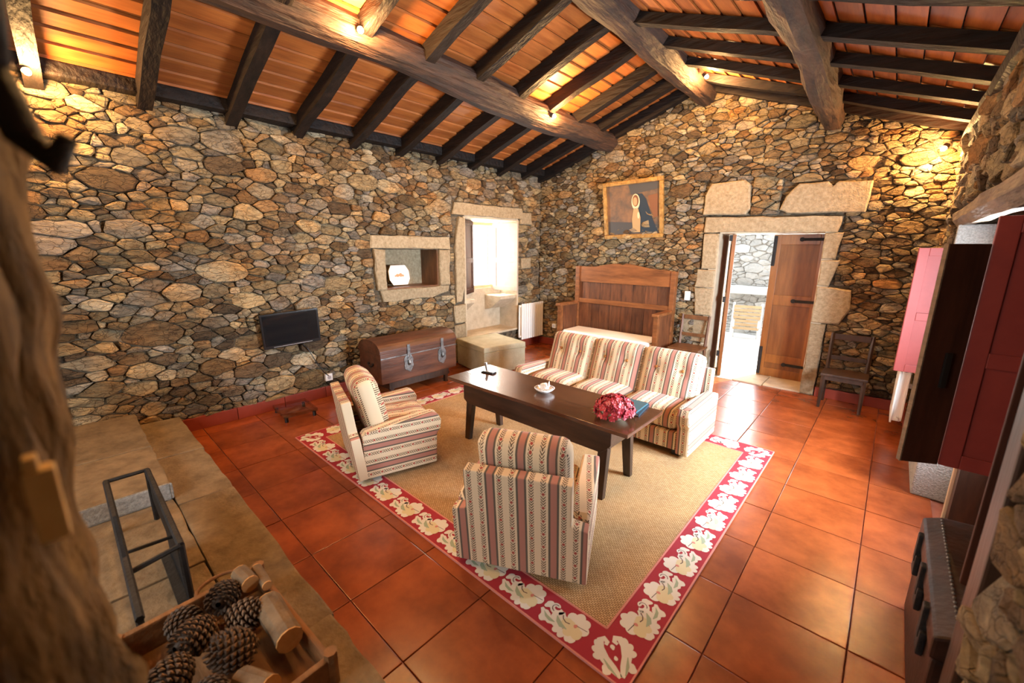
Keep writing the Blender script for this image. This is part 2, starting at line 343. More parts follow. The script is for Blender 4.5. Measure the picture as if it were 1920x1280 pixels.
# rubble masonry: power diagram of stones of uneven size
def rubble(bounds, outline, holes, radii, seed, an=1.9, joint=.0045):
    rnd = random.Random(seed); u0, u1, v0, v1 = bounds; pts = []
    def inhole(u, v, m=0): return any(h[0]-m < u < h[1]+m and h[2]-m < v < h[3]+m for h in holes)
    cell = {}; cs = .3
    for r, n in radii:
        for _ in range(n):
            u, v = rnd.uniform(u0, u1), rnd.uniform(v0, v1)
            if inhole(u, v, .01): continue
            rr = r*rnd.uniform(.8, 1.2); ok = True
            ku, kv = int(u/cs), int(v*an/cs)
            for a in range(ku-2, ku+3):
                for c in range(kv-2, kv+3):
                    for (pu, pv, pr) in cell.get((a, c), ()):
                        if (pu-u)**2+((pv-v)*an)**2 < (pr+rr)**2*.82: ok = False; break
                    if not ok: break
                if not ok: break
            if ok: cell.setdefault((ku, kv), []).append((u, v, rr)); pts.append((u, v, rr))
    out = []
    for i, (u, v, r) in enumerate(pts):
        nb = []; ku, kv = int(u/cs), int(v*an/cs)
        for a in range(ku-3, ku+4):
            for c in range(kv-3, kv+4):
                for q in cell.get((a, c), ()):
                    if q[0] != u or q[1] != v: nb.append(((q[0]-u)**2+((q[1]-v)*an)**2, q))
        nb.sort(key=lambda t: t[0]); w = 3.2*r
        poly = [(-w, -w), (w, -w), (w, w), (-w, w)]     # in stretched metric, centred
        for d2, q in nb[:26]:
            du, dv = q[0]-u, (q[1]-v)*an; d = math.sqrt(d2)
            c = (d2+r*r-q[2]*q[2])/(2*d)-joint*rnd.uniform(.5, 1.8)
            poly = clip(poly, du/d, dv/d, c)
            if len(poly) < 3: break
        if len(poly) < 3: continue
        poly = [(u+a, v+c/an) for a, c in poly]
        for (a, bb, c) in outline: poly = clip(poly, a, bb, c)
        for h in holes:
            if len(poly) < 3: break
            if max(p[0] for p in poly) > h[0] and min(p[0] for p in poly) < h[1] and max(p[1] for p in poly) > h[2] and min(p[1] for p in poly) < h[3]:
                opts = [(h[0]-u, (1, 0, h[0])), (u-h[1], (-1, 0, -h[1])), (h[2]-v, (0, 1, h[2])), (v-h[3], (0, -1, -h[3]))]
                poly = clip(poly, *max(opts)[1])
        if len(poly) < 3 or poly_area(poly) < .0012: continue
        ch = []                                            # knock the corners off
        for k in range(len(poly)):
            p, q = poly[k], poly[(k+1) % len(poly)]
            l = math.hypot(q[0]-p[0], q[1]-p[1])
            if l < .012: ch.append(((p[0]+q[0])/2, (p[1]+q[1])/2)); continue
            f = min(.16, .016/l)
            for t in ((f, 1-f) if l < .09 else (f, .5, 1-f)): ch.append((p[0]+(q[0]-p[0])*t, p[1]+(q[1]-p[1])*t))
        lim = lambda p_: all(a*p_[0]+bb*p_[1] < c-.03 for a, bb, c in outline) and not inhole(p_[0], p_[1], .035)
        if all(lim(p_) for p_ in ch):                      # bend the outlines so that no stone is a clean polygon
            ch = [(x+.030*mnoise.noise(Vector((x*5, y_*7, seed)))+.010*mnoise.noise(Vector((x*17, y_*23, seed+9))), y_+.022*mnoise.noise(Vector((x*5, y_*7, seed+40)))+.009*mnoise.noise(Vector((x*17, y_*23, seed+70)))) for x, y_ in ch]
        if len(ch) > 16: ch = [c for k, c in enumerate(ch) if k % 4 != 3]
        out.append(ch)
    out.sort(key=lambda p: -poly_area(p)); return out
def stone_geo(poly, mp, rnd, relief=1.0, back=-.05):
    n = len(poly); cu = sum(p[0] for p in poly)/n; cv = sum(p[1] for p in poly)/n
    s = math.sqrt(abs(poly_area(poly))); h = rnd.uniform(-.008, .030)*relief; tu, tv = rnd.uniform(-.20, .20), rnd.uniform(-.28, .20)
    vs = [mp(u, v, back) for u, v in poly]
    vs += [mp(u, v, max(h-.010*relief+(u-cu)*tu+(v-cv)*tv, -.03)) for u, v in poly]
    k = 1-min(.3, rnd.uniform(.008, .016)/s*1.6)
    vs += [mp(cu+(u-cu)*k, cv+(v-cv)*k, h+(u-cu)*tu+(v-cv)*tv+rnd.uniform(-.006, .006)*relief) for u, v in poly]
    vs.append(mp(cu+rnd.uniform(-.15, .15)*s, cv+rnd.uniform(-.15, .15)*s, h+rnd.uniform(0, .010)*relief))
    fs = []
    for i in range(n):
        j = (i+1) % n
        fs += [(i, j, n+j, n+i), (n+i, n+j, 2*n+j, 2*n+i), (2*n+i, 2*n+j, 3*n)]
    return vs, fs
def lay_stones(polys, mp, wall, seed, flip=False, relief=1.0, keep=300):
    rnd = random.Random(seed); rest = MB(); cols = []
    for i, p in enumerate(polys):
        vs, fs = stone_geo(p, mp, rnd, relief)
        if flip: fs = [tuple(reversed(f)) for f in fs]
        c = (rnd.random(), rnd.random(), rnd.random(), 1)
        if i < keep:
            b = MB(); b.add(vs, fs); me = b.mesh('stone'); a = me.attributes.new('rnd', 'FLOAT_COLOR', 'POINT')
            a.data.foreach_set('color', list(c)*len(vs)); link('stone', me, wall, ['rubble'])
        else: rest.add(vs, fs); cols += list(c)*len(vs)
    if rest.v:
        me = rest.mesh('small_stones'); a = me.attributes.new('rnd', 'FLOAT_COLOR', 'POINT'); a.data.foreach_set('color', cols)
        o = link('small_stones', me, wall, ['rubble']); o['kind'] = 'stuff'
def block(name, poly, mp, wall, mat, h=.02, back=-.08, flip=False, seed=0):
    """dressed stone with its own outline, slightly proud and with rounded arrises"""
    rnd = random.Random(seed); P = []
    n0 = len(poly)
    for i in range(n0):
        p, q = poly[i], poly[(i+1) % n0]; l = math.hypot(q[0]-p[0], q[1]-p[1]); k = max(2, int(l/.13))
        for j in range(k): t = j/k; P.append((p[0]+(q[0]-p[0])*t+(rnd.uniform(-.008, .008) if j else 0), p[1]+(q[1]-p[1])*t+(rnd.uniform(-.008, .008) if j else 0)))
    n = len(P); cu = sum(p[0] for p in P)/n; cv = sum(p[1] for p in P)/n
    def ins(p, d):
        dx, dy = cu-p[0], cv-p[1]; l = math.hypot(dx, dy); return (p[0]+dx/l*d, p[1]+dy/l*d)
    vs = [mp(u, v, back) for u, v in P]+[mp(u, v, h-.014) for u, v in P]+[mp(*ins(p, .016), h+rnd.uniform(-.003, .004)) for p in P]
    fs = [(i, (i+1) % n, n+(i+1) % n, n+i) for i in range(n)]+[(n+i, n+(i+1) % n, 2*n+(i+1) % n, 2*n+i) for i in range(n)]+[tuple(range(2*n, 3*n))]
    fs.append(tuple(range(n-1, -1, -1)))
    if flip: fs = [tuple(reversed(f)) for f in fs]
    b = MB(); b.add(vs, fs); return b.obj(name, mat, wall)
def rect(u0, u1, v0, v1): return [(u0, v0), (u1, v0), (u1, v1), (u0, v1)]

# ------------------------------------------------------------------ left wall
mpA = lambda u, v, h: (XA+h, u, v)
WY0, WY1, WZ0, WZ1 = 4.36, 5.60, .36, 2.27            # window embrasure
NY0, NY1, NZ0, NZ1 = 2.97, 3.85, 1.245, 1.77          # niche
b = MB(); th = .75; xb = XA-.03
for (y0, y1, z0, z1) in [(-2, NY0, 0, 3.35), (NY0, NY1, 0, NZ0), (NY0, NY1, NZ1, 3.35), (NY1, WY0, 0, 3.35), (WY0, WY1, 0, WZ0), (WY0, WY1, WZ1, 3.35), (WY1, YB+.4, 0, 3.35)]:
    b.box((xb-th, y0, z0), (xb, y1, z1))
b.box((xb-th, NY0, NZ0), (XA-.42, NY1, NZ1))
wall_left = struct(b.obj('wall_left', 'mortar'))
holesA = [(WY0-.03, WY1+.02, 0.0, WZ1), (2.78, 4.06, 1.09, 1.96), (4.10, 5.72, WZ1, 2.47), (4.13, WY0, .95, WZ1), (4.08, WY0, 0, .93), (5.62, 5.95, 2.19, 2.42), (5.66, 5.95, 1.42, 1.64)]
stA = rubble((.0, YB, -.02, 3.06), [(0, 1, 3.05), (0, -1, -.12), (1, 0, YB-.005)], holesA, [(.19, 26), (.135, 150), (.095, 600), (.062, 4200), (.038, 9000)], 11)
lay_stones(stA, mpA, wall_left, 21)
# dressed stones round the niche, window and corner
for nm, p in [('niche_lintel', [(2.76, 1.79), (4.06, 1.775), (4.05, 1.955), (2.77, 1.95)]), ('niche_sill', [(2.90, 1.09), (3.70, 1.085), (4.0, 1.16), (4.02, 1.243), (2.86, 1.243)]),
              ('niche_jamb', [(2.83, 1.247), (2.968, 1.247), (2.968, 1.77), (2.80, 1.785)]), ('niche_jamb', [(3.852, 1.247), (4.03, 1.247), (4.05, 1.77), (3.852, 1.77)]),
              ('window_lintel', [(4.11, 2.285), (5.71, 2.285), (5.69, 2.465), (4.16, 2.455)]), ('window_jamb', [(4.15, .96), (4.26, .97), (4.34, 1.30), (4.345, 2.24), (4.24, 2.26), (4.16, 1.9)]),
              ('window_jamb', [(4.09, .02), (4.34, .02), (4.34, .30), (4.09, .30)]), ('window_jamb', [(4.09, .32), (4.34, .32), (4.34, .62), (4.1, .61)]), ('window_jamb', [(4.12, .64), (4.34, .64), (4.34, .93), (4.1, .92)]),
              ('quoin', [(5.64, 2.2), (5.94, 2.2), (5.93, 2.41), (5.65, 2.4)]), ('quoin', [(5.68, 1.43), (5.94, 1.44), (5.93, 1.63), (5.67, 1.62)])]:
    block(nm, p, mpA, wall_left, 'granite', h=.025, seed=len(p)+int(p[0][0]*100))
# embrasure lining (pale dressed stone), its ledge and the two stone seats
lin = MB()
lin.box((-5.72, WY0-.02, WZ0), (XA-.005, WY0+.02, WZ1)); lin.box((-5.72, WY1-.02, WZ0), (XA-.005, WY1+.02, WZ1)); lin.box((-5.72, WY0, WZ1-.02), (XA-.005, WY1, WZ1+.02))
lin.box((-5.72, WY0, WZ0-.02), (XA+.012, WY1, WZ0+.015))
lin.obj('embrasure_lining', 'pale_stone', wall_left, bevel=.006)
def seat_block(y0, y1, flipy):
    b = MB(); prof = [(-5.45, .98), (-5.0, .98), (-5.0, .92), (-5.08, .86), (-5.25, .74), (-5.45, .70)]
    T = Matrix(((1, 0, 0, 0), (0, 0, 1, 0), (0, 1, 0, 0), (0, 0, 0, 1)))
    b.prism(prof, y0, y1, T=T); return b.obj('stone_seat', 'pale_stone', wall_left, bevel=.012)
seat_block(5.18, 5.585, 1); seat_block(4.38, 4.58, 0)
box('window_parapet', (-5.70, WY0+.02, WZ0+.015), (-5.40, WY1-.02, 1.10), 'pale_stone', wall_left, .01)
box('window_side_panel', (-5.58, WY0+.02, 1.1), (-5.40, 4.90, WZ1-.02), 'pale_stone', wall_left, .01)
nl = MB(); nl.box((-5.40, NY0-.001, NZ0-.0), (-5.385, NY1, NZ1)); nl.obj('niche_back', 'granite', wall_left)
box('niche_board', (-5.385, NY1-.022, NZ0), (XA-.02, NY1-.001, NZ1), 'chair_wood', wall_left)
box('niche_shelf', (-5.385, NY0+.001, NZ0), (XA-.02, NY1-.022, NZ0+.018), 'chair_wood', wall_left)

# window 1: frame, bright panes, two inside shutters
win1 = struct(empty('window_1', (-5.46, 5.15, 1.1)))
def frame_bars(b, T, wdt, hgt, s=.05, d=.05):
    b.box((0, -d/2, 0), (s, d/2, hgt), T=T); b.box((wdt-s, -d/2, 0), (wdt, d/2, hgt), T=T); b.box((s, -d/2, 0), (wdt-s, d/2, s), T=T); b.box((s, -d/2, hgt-s), (wdt-s, d/2, hgt), T=T)
I4 = Matrix.Identity(4)
Tw = Matrix.Translation((0, -.24, 0)) @ Matrix.Rotation(R(90), 4, 'Z')
b = MB(); frame_bars(b, Tw, .68, 1.13); b.obj('window_frame', 'garden_wood', win1, bevel=.005)
box('pane', (-.004, -.20, .045), (.004, .40, 1.09), 'glass', win1)
def shutter(name, w_, h_, mats, parent, T, t=.032, hw=.075, split=.46, latch=False):
    o = empty(name); o.parent = parent; o.matrix_local = T
    fr, pn = mats
    for nm, lo, hi in [('stile', (0, -t/2, 0), (hw, t/2, h_)), ('stile', (w_-hw, -t/2, 0), (w_, t/2, h_)), ('rail', (hw, -t/2, 0), (w_-hw, t/2, hw)), ('rail', (hw, -t/2, h_-hw), (w_-hw, t/2, h_)), ('rail', (hw, -t/2, h_*split-hw/2), (w_-hw, t/2, h_*split+hw/2))]:
        box(nm, lo, hi, fr, o, .004)
    for lo, hi in [((hw, -t/2+.010, hw), (w_-hw, t/2-.010, h_*split-hw/2)), ((hw, -t/2+.010, h_*split+hw/2), (w_-hw, t/2-.010, h_-hw))]:
        box('panel', lo, hi, pn, o)
    if latch: box('latch', (w_*.42, -t/2-.012, h_*.36), (w_*.50, -t/2, h_*.52), 'black_plastic', o, .003)
    return o
def leaf_T(p0, p1, z, org):
    d = Vector((p1[0]-p0[0], p1[1]-p0[1], 0)); a = math.atan2(d.y, d.x)
    return Matrix.Translation(Vector((p0[0], p0[1], z))-Vector(org)) @ Matrix.Rotation(a, 4, 'Z'), d.length
T, l = leaf_T((-5.42, 4.93), (-5.15, 4.48), 1.04, win1.location); shutter('shutter', l, 1.20, ('shutter_brown', 'shutter_brown'), win1, T)
T, l = leaf_T((-5.42, 5.41), (-4.95, 5.57), 1.05, win1.location); shutter('shutter', l, 1.17, ('shutter_pale', 'shutter_pale'), win1, T)

# ------------------------------------------------------------------ back wall (gable) and door opening
mpB = lambda u, v, h: (u, YB-h, v)
DX0, DX1, DZ1 = -1.84, -.67, 2.0
b = MB(); yb = YB+.03
def gable(x0, x1, z0):
    xs = [x0]+([RX] if x0 < RX < x1 else [])+[x1]; pl = [(x0, z0), (x1, z0)]+[(x, under(x)+.16) for x in reversed(xs)]
    T = Matrix(((1, 0, 0, 0), (0, 0, -1, 0), (0, 1, 0, 0), (0, 0, 0, 1)))
    b.prism(pl, -(yb+.6), -yb, T=T)
gable(XA-.03, DX0, 0); gable(DX0, DX1, DZ1); gable(DX1, 1.1, 0)
wall_back = struct(b.obj('wall_back', 'mortar'))
holesB = [(DX0-.22, DX1+.16, 0, 2.225), (-2.09, -1.50, 2.225, 2.665), (-1.18, -.33, 2.225, 2.58), (DX1, -.33, .98, 1.38)]
stB = rubble((XA, XR+.02, -.02, 3.95), [(-SL, 1, RZ-SL*RX+.12), (SR, 1, RZ+SR*RX+.12), (0, -1, -.12), (-1, 0, -XA), (1, 0, XR+.02)], holesB, [(.17, 20), (.125, 110), (.085, 500), (.056, 4600), (.034, 11000)], 12)
lay_stones(stB, mpB, wall_back, 22)
for nm, p, h in [('door_lintel', [(-2.05, 2.015), (-.56, 1.99), (-.53, 2.17), (-2.04, 2.22)], .035),
                 ('door_jamb', [(-2.03, 1.52), (DX0, 1.52), (DX0, 2.0), (-2.04, 2.0)], .03), ('door_jamb', [(-2.10, 1.26), (DX0, 1.26), (DX0, 1.51), (-2.08, 1.51)], .035), ('door_jamb', [(-2.06, .86), (DX0, .86), (DX0, 1.25), (-2.10, 1.25)], .03), ('door_jamb', [(-2.26, .46), (DX0, .46), (DX0, .85), (-2.22, .85)], .02), ('door_jamb', [(-2.05, 0), (DX0, 0), (DX0, .45), (-2.05, .45)], .02),
                 ('door_jamb', [(DX1, 1.68), (-.54, 1.68), (-.50, 1.985), (DX1, 1.985)], .03), ('door_jamb', [(DX1, 1.37), (-.56, 1.36), (-.49, 1.67), (DX1, 1.67)], .03), ('door_jamb', [(DX1, .92), (-.40, .93), (-.32, 1.1), (-.34, 1.33), (DX1, 1.36)], .035), ('door_jamb', [(DX1, 0), (-.53, 0), (-.52, .91), (DX1, .91)], .03),
                 ('granite_boulder', [(-2.08, 2.25), (-1.55, 2.235), (-1.50, 2.30), (-1.53, 2.60), (-1.60, 2.66), (-2.0, 2.65), (-2.07, 2.5)], .05), ('granite_boulder', [(-1.17, 2.27), (-1.08, 2.225), (-.34, 2.20), (-.32, 2.53), (-.62, 2.55), (-.66, 2.50), (-.72, 2.56), (-1.0, 2.56), (-1.12, 2.42)], .05)]:
    block(nm, p, mpB, wall_back, 'granite', h=h, back=-.12, flip=True, seed=int(abs(p[0][0])*977+p[0][1]*331))
rv = MB()
rv.box((DX0-.10, YB-.01, 0), (DX0+.004, YB+.62, DZ1)); rv.box((DX1-.004, YB-.01, 0), (DX1+.1, YB+.62, DZ1)); rv.box((DX0+.004, YB-.01, DZ1-.004), (DX1-.004, YB+.62, DZ1+.1))
rv.obj('door_reveal', 'pale_stone', wall_back)
for k, (x0, x1) in enumerate([(-1.84, -1.47), (-1.46, -1.10), (-1.09, -.67)]):
    box('threshold_stone', (x0, YB-.05+.02*k, -.02), (x1, YB+.62, .012+.004*k), 'pale_stone', wall_back, .01)

# door: left leaf swung in (seen edge-on), right leaf closed
door = struct(empty('door_1', (-1.25, 6.7, 0)))
def door_leaf(w_, h_, T, rails, straps):
    o = empty('door_leaf'); o.parent = door; o.matrix_local = T; t = .045; s = .085
    box('stile', (0, -t/2, 0), (s, t/2, h_), 'door_wood', o, .004); box('stile', (w_-s, -t/2, 0), (w_, t/2, h_), 'door_wood', o, .004)
    zs = [0, .30, 1.04, h_-.10]
    for z0, z1 in [(0, .12), (.20, .32), (1.02, 1.16), (h_-.13, h_)]: box('rail', (s, -t/2, z0), (w_-s, t/2, z1), 'door_wood', o, .004)
    for z0, z1 in [(.12, .20), (.32, 1.02), (1.16, h_-.13)]: box('panel', (s, -t/2+.013, z0), (w_-s, t/2-.013, z1), 'door_panel', o)
    for z in straps:
        b = MB(); b.box((w_-.28, -t/2-.010, z-.018), (w_+.01, -t/2, z+.018)); b.tube([(w_-.28, -t/2-.005, z), (w_-.28, -t/2-.016, z)], .028, 10); b.obj('hinge_strap', 'iron', o)
    return o
Tr = Matrix.Translation((-1.275+1.25, 0, .02)); o = door_leaf(.60, 1.965, Tr, 0, (.20, 1.09, 1.90))
for z0, z1 in [(1.55, 1.95), (.02, .42)]: box('edge_bolt', (.0, -.040, z0), (.042, -.022, z1), 'iron', o, .006)
Tl, l = leaf_T((-1.80, 6.70), (-1.655, 6.24), .02, door.location); ol = door_leaf(l, 1.965, Tl, 0, ())
for z in (.28, 1.05, 1.88): box('hinge_strap', (l-.03, -.06, z), (l+.004, -.022, z+.08), 'iron', ol, .004)

# ------------------------------------------------------------------ right wall with a deep embrasure
mpR = lambda u, v, h: (XR-h, u, v)
OY0, OY1, OZ1 = 1.66, 5.16, 2.0
b = MB(); b.box((XR+.03, -2, 0), (XR+.75, OY0, 2.95)); b.box((XR+.03, OY1, 0), (XR+.75, YB+.4, 2.95)); b.box((XR+.03, OY0, OZ1+.12), (XR+.75, OY1, 2.95))
b.box((XR+.47, OY0, 0), (XR+.75, OY1, .85)); b.box((XR+.47, OY0, 1.86), (XR+.75, OY1, OZ1+.12)); b.box((XR+.47, OY0, .85), (XR+.75, 3.05, 1.86)); b.box((XR+.47, 4.30, .85), (XR+.75, OY1, 1.86))
wall_right = struct(b.obj('wall_right', 'mortar'))
stR = rubble((.9, YB+.02, -.02, 2.92), [(0, 1, 2.9), (0, -1, -.12), (1, 0, YB)], [(OY0-.02, OY1+.02, 0, OZ1), (OY0-.6, 5.50, OZ1-.02, OZ1+.14)], [(.2, 30), (.14, 120), (.1, 500), (.062, 2600), (.04, 2500)], 13)
lay_stones(stR, mpR, wall_right, 23, flip=True, keep=200)
rough_beam('lintel_beam', [(XR+.06, OY0-.5, 2.06), (XR+.06, 3.6, 2.07), (XR+.06, 5.45, 2.07)], [.085, .085, .08], 'lintel_wood', wall_right, n=8, amp=.015, squash=(1.2, 1))
for k, (z0, z1, x0) in enumerate([(0, .42, XR-.005), (.43, .95, XR), (.96, 1.5, XR-.01), (1.51, 2.0, XR)]):
    box('jamb_stone', (x0, OY1-.06, z0), (XR+.46, OY1+.01, z1), 'granite_grey' if k % 2 else 'granite', wall_right, .012)
box('stone_seat', (XR+.005, 4.10, 0), (XR+.46, 5.10, .44), 'granite_grey', wall_right, .012)
box('recess_side', (XR+.155, 3.80, 0), (XR+.46, 3.84, .62), 'putty', wall_right, .005)
box('recess_panel', (XR+.17, 3.70, 0), (XR+.45, 3.80, .60), 'dark_wood_v', wall_right)
for k, z in enumerate([.0, .5, 1.0, 1.5]): box('jamb_stone', (XR+.06, OY0-.14, z), (XR+.46, OY0+.0, z+.49), 'granite', wall_right, .015)
win2 = struct(empty('window_2', (.90, 3.675, .85)))
b = MB(); Tw2 = Matrix.Translation((0, -.62, 0)) @ Matrix.Rotation(R(90), 4, 'Z'); frame_bars(b, Tw2, 1.24, 1.01, .06, .05); b.box((-.025, -.03, .06), (.025, .03, .95)); b.obj('window_frame', 'shutter_brown', win2)
box('pane', (-.004, -.56, .06), (.004, -.03, .95), 'glass', win2); box('pane', (-.004, .03, .06), (.004, .56, .95), 'glass', win2)
def sh2(p0, p1, z0, z1, mats, **k):
    T, l = leaf_T(p0, p1, z0, win2.location); return shutter('shutter', l, z1-z0, mats, win2, T, **k)
sh2((.125, 5.14), (.44, 5.18), .70, 1.813, ('shutter_red', 'shutter_red'), hw=.07)
T, l = leaf_T((.168, 2.90), (.31, 2.975), .70, win2.location); o = empty('shutter'); o.parent = win2; o.matrix_local = T
box('board', (0, -.014, 0), (l, .014, 1.126), 'shutter_brown', o, .004); box('edge_strip', (-.006, -.015, 0), (0, .015, 1.126), 'lintel_wood', o); box('latch', (l*.50, -.030, .42), (l*.66, -.014, .60), 'black_plastic', o, .004)
sh2((.318, 2.985), (.76, 2.985), .70, 1.951, ('shutter_red', 'shutter_red'), hw=.075)
sh2((.35, 2.085), (.415, 2.08), .60, 1.95, ('shutter_brown', 'shutter_brown'), hw=.02)
box('jamb_post', (.318, 1.665, 0), (.375, 1.80, 1.99), 'dark_wood_v', wall_right, .008)

# unseen wall behind the camera, with an opening added for the rear fill light
b = MB()
for (x0, x1, z0, z1) in [(XA-.7, -3.4, 0, 4.1), (-3.4, -1.0, 0, 1.2), (-3.4, -1.0, 2.6, 4.1), (-1.0, 1.1, 0, 4.1)]: b.box((x0, -2.1, z0), (x1, -1.6, z1))
struct(b.obj('wall_front', 'mortar'))

# ------------------------------------------------------------------ floor with separate tiles
floor = struct(box('floor', (XA-.75, -2.0, -.08), (1.1, 12.0, -.012), 'grout'))
floor_x = [.10-.485*k for k in range(-1, 12)]; floor_y = [.772+.472*k for k in range(-1, 13)]
mesh_cache = {}
for x1 in floor_x:
    for y0 in floor_y:
        a0, a1 = max(x1-.485, XA+.004), min(x1, XR+.12); c0, c1 = y0, min(y0+.472, YB-.002)
        if a1-a0 < .03 or c1-c0 < .03: continue
        if a1 > XR and c1 > OY1: a1 = XR
        sx, sy = a1-a0-.005, c1-c0-.005
        key = (round(sx, 3), round(sy, 3))
        if key not in mesh_cache:
            q = MB(); q.box((-sx/2, -sy/2, -.012), (sx/2, sy/2, 0)); o = q.obj('tile', 'terracotta', floor, bevel=.003); mesh_cache[key] = o.data
        else: o = link('tile', mesh_cache[key], floor)
        o.location = ((a0+a1)/2, (c0+c1)/2, random.uniform(-.0015, .0005))
# skirting
def skirting(name, segs):
    o = struct(empty(name))
    for lo, hi in segs: box('skirting_tile', lo, hi, 'skirting', o, .003)
sy = [.62+.47*k for k in range(9)]
skirting('baseboard_left', [((XA-.02, y, 0), (XA+.028, min(y+.465, WY0-.28), .13)) for y in sy if y < WY0-.35]+[((XA-.02, 5.62, 0), (XA+.028, YB-.01, .13))])
skirting('baseboard_back', [((x, YB-.03, 0), (min(x+.465, -2.07), YB+.02, .125)) for x in [XA+.03+.47*k for k in range(7)] if x < -2.1]+[((-.52, YB-.03, 0), (-.06, YB+.02, .12)), ((-.055, YB-.03, 0), (XR-.0, YB+.02, .12))])
skirting('baseboard_right', [((XR-.03, 5.18, 0), (XR+.02, 5.70, .12)), ((XR-.03, 5.705, 0), (XR+.02, YB-.03, .12))])

# ------------------------------------------------------------------ ceiling: beams, rafters, planks
ceiling = empty('ceiling'); struct(ceiling)
TH, THR = .15, .085
def slope_pt(x, d): # point above underside by d (measured vertically)
    return under(x)+d
ys = [-1.75, -1.13, -.51, .12, .75, 1.39, 2.01, 2.63, 3.26, 3.90, 4.50, 5.11, 5.68, 6.17]
def rafter(y, x0, x1, seed):
    b = MB(); rn = random.Random(seed); n = 7; wd = .05; rings = []
    for i in range(n+1):
        x = x0+(x1-x0)*i/n; z = under(x); j = rn.uniform(-.008, .008); k = rn.uniform(-.010, .010)
        t_ = TH if x1 <= RX+.01 else THR
        rings.append([(x, y-wd+j, z+k), (x, y+wd+j, z+k), (x, y+wd+j, z+t_), (x, y-wd+j, z+t_)])
    vs = [p for r in rings for p in r]; fs = []
    for i in range(n):
        for k in range(4): fs.append((i*4+k, i*4+(k+1) % 4, (i+1)*4+(k+1) % 4, (i+1)*4+k))
    fs += [(3, 2, 1, 0), (n*4, n*4+1, n*4+2, n*4+3)]
    b.add(vs, fs); b.obj('rafter', 'rafter_wood', ceiling)
for i, y in enumerate(ys):
    rafter(y, XA-.1, RX, 100+i); rafter(y+.02, RX, XR+.35, 200+i)
# planks: lapped boards running along the room
for side in (0, 1):
    xs = [XA-.15+.155*k for k in range(19)] if side == 0 else [RX+.005+.155*k for k in range(19)]
    for k, x in enumerate(xs):
        x1 = x+.147
        if side == 0 and x1 > RX: x1 = RX
        if x1-x < .03: continue
        for (y0, y1) in [(-2.0, 1.41), (1.415, 3.89), (3.895, 6.3)]:
            th_ = TH if side == 0 else THR; za, zb_ = under(x)+th_, under(x1)+th_
            lo_end, hi_end = (za, zb_) if side == 0 else (zb_, za)
            b = MB(); lap = .016
            if side == 0: pts = [(x, za+.004+lap), (x1, zb_+.004), (x1, zb_+.024), (x, za+.024+lap)]
            else: pts = [(x, za+.004+lap), (x1, zb_+.004), (x1, zb_+.024), (x, za+.024+lap)]
            vs = [(p[0], y0, p[1]) for p in pts]+[(p[0], y1, p[1]) for p in pts]
            b.add(vs, [(0, 1, 2, 3), (7, 6, 5, 4), (0, 4, 5, 1), (1, 5, 6, 2), (2, 6, 7, 3), (3, 7, 4, 0)])
            o = b.obj('plank', 'plank', ceiling)
# roof covering above the planks keeps the daylight out
b = MB()
for x0, x1 in ((XA-.9, RX), (RX, 1.3)):
    vs = [(x0, -2.2, under(x0)+.24), (x1, -2.2, under(x1)+.24), (x1, 6.9, under(x1)+.24), (x0, 6.9, under(x0)+.24)]
    vs += [(p[0], p[1], p[2]+.08) for p in vs]
    b.add(vs, [(0, 1, 2, 3), (7, 6, 5, 4), (0, 4, 5, 1), (1, 5, 6, 2), (2, 6, 7, 3), (3, 7, 4, 0)])
b.obj('roof_cover', 'rafter_wood', ceiling)
rough_beam('purlin', [(-3.60, -1.8, 3.56), (-3.60, 1.0, 3.545), (-3.60, 2.5, 3.505), (-3.61, 4.2, 3.415), (-3.62, 6.25, 3.42)], [.185, .185, .18, .175, .165], 'beam_wood', ceiling, amp=.045, seg=60, n=12, squash=(1.05, .85), seed=1)
rough_beam('ridge_beam', [(-2.17, -1.8, 4.0), (-2.17, 2.0, 3.97), (-2.18, 4.0, 3.92), (-2.20, 6.25, 3.80)], [.185, .185, .185, .16], 'beam_wood', ceiling, amp=.045, seg=50, n=12, squash=(.95, 1.05), seed=5)
rough_beam('purlin', [(-.75, -1.8, 3.36), (-.74, 3.0, 3.36), (-.74, 4.4, 3.33), (-.77, 6.2, 3.22)], [.15, .145, .14, .115], 'beam_wood', ceiling, amp=.045, seg=50, n=10, squash=(.95, 1.05), seed=9)
box('wall_plate', (XA-.12, -1.9, 3.035), (XA+.15, YB, 3.15), 'rafter_wood', ceiling, .02)
rough_beam('wall_plate', [(XR+.02, -1.8, 2.84), (XR+.03, 3, 2.87), (XR+.02, 6.2, 2.83)], [.09, .085, .08], 'rafter_wood', ceiling, n=9, amp=.02)

# ------------------------------------------------------------------ lamps on the beams
def spot(loc, label, aim, e, hold=None):
    t = thing('spot_lamp', label, 'lamp', loc, 0, 'small warm lamps under the roof')
    a = Vector(aim).normalized(); b = MB(); b.tube([a*-.045, a*-.005], .028, 12); b.obj('housing', 'iron', t)
    b = MB(); b.tube([a*-.004, a*.012, a*.024, a*.030], [.019, .022, .015, .004], 12); b.obj('bulb', 'bulb', t, smooth=True)
    if hold: b = MB(); b.tube([a*-.03, Vector(hold)], .008, 8); b.obj('bracket', 'iron', t)
    d = bpy.data.lights.new('lamp_light', 'POINT'); d.energy = e; d.color = (1.0, .55, .20); d.shadow_soft_size = .03
    l = bpy.data.objects.new('lamp_light', d); COL.objects.link(l); l.parent = t; l.location = a*.065
WARM = 75
spot((-3.38, 1.93, 3.46), 'small bulb on the long purlin between two rafters over the armchair', (.75, -.2, -.5), WARM*1.1)
spot((-3.38, 4.45, 3.38), 'small bulb on the long purlin towards the window corner', (.85, .3, -.45), WARM*1.25)
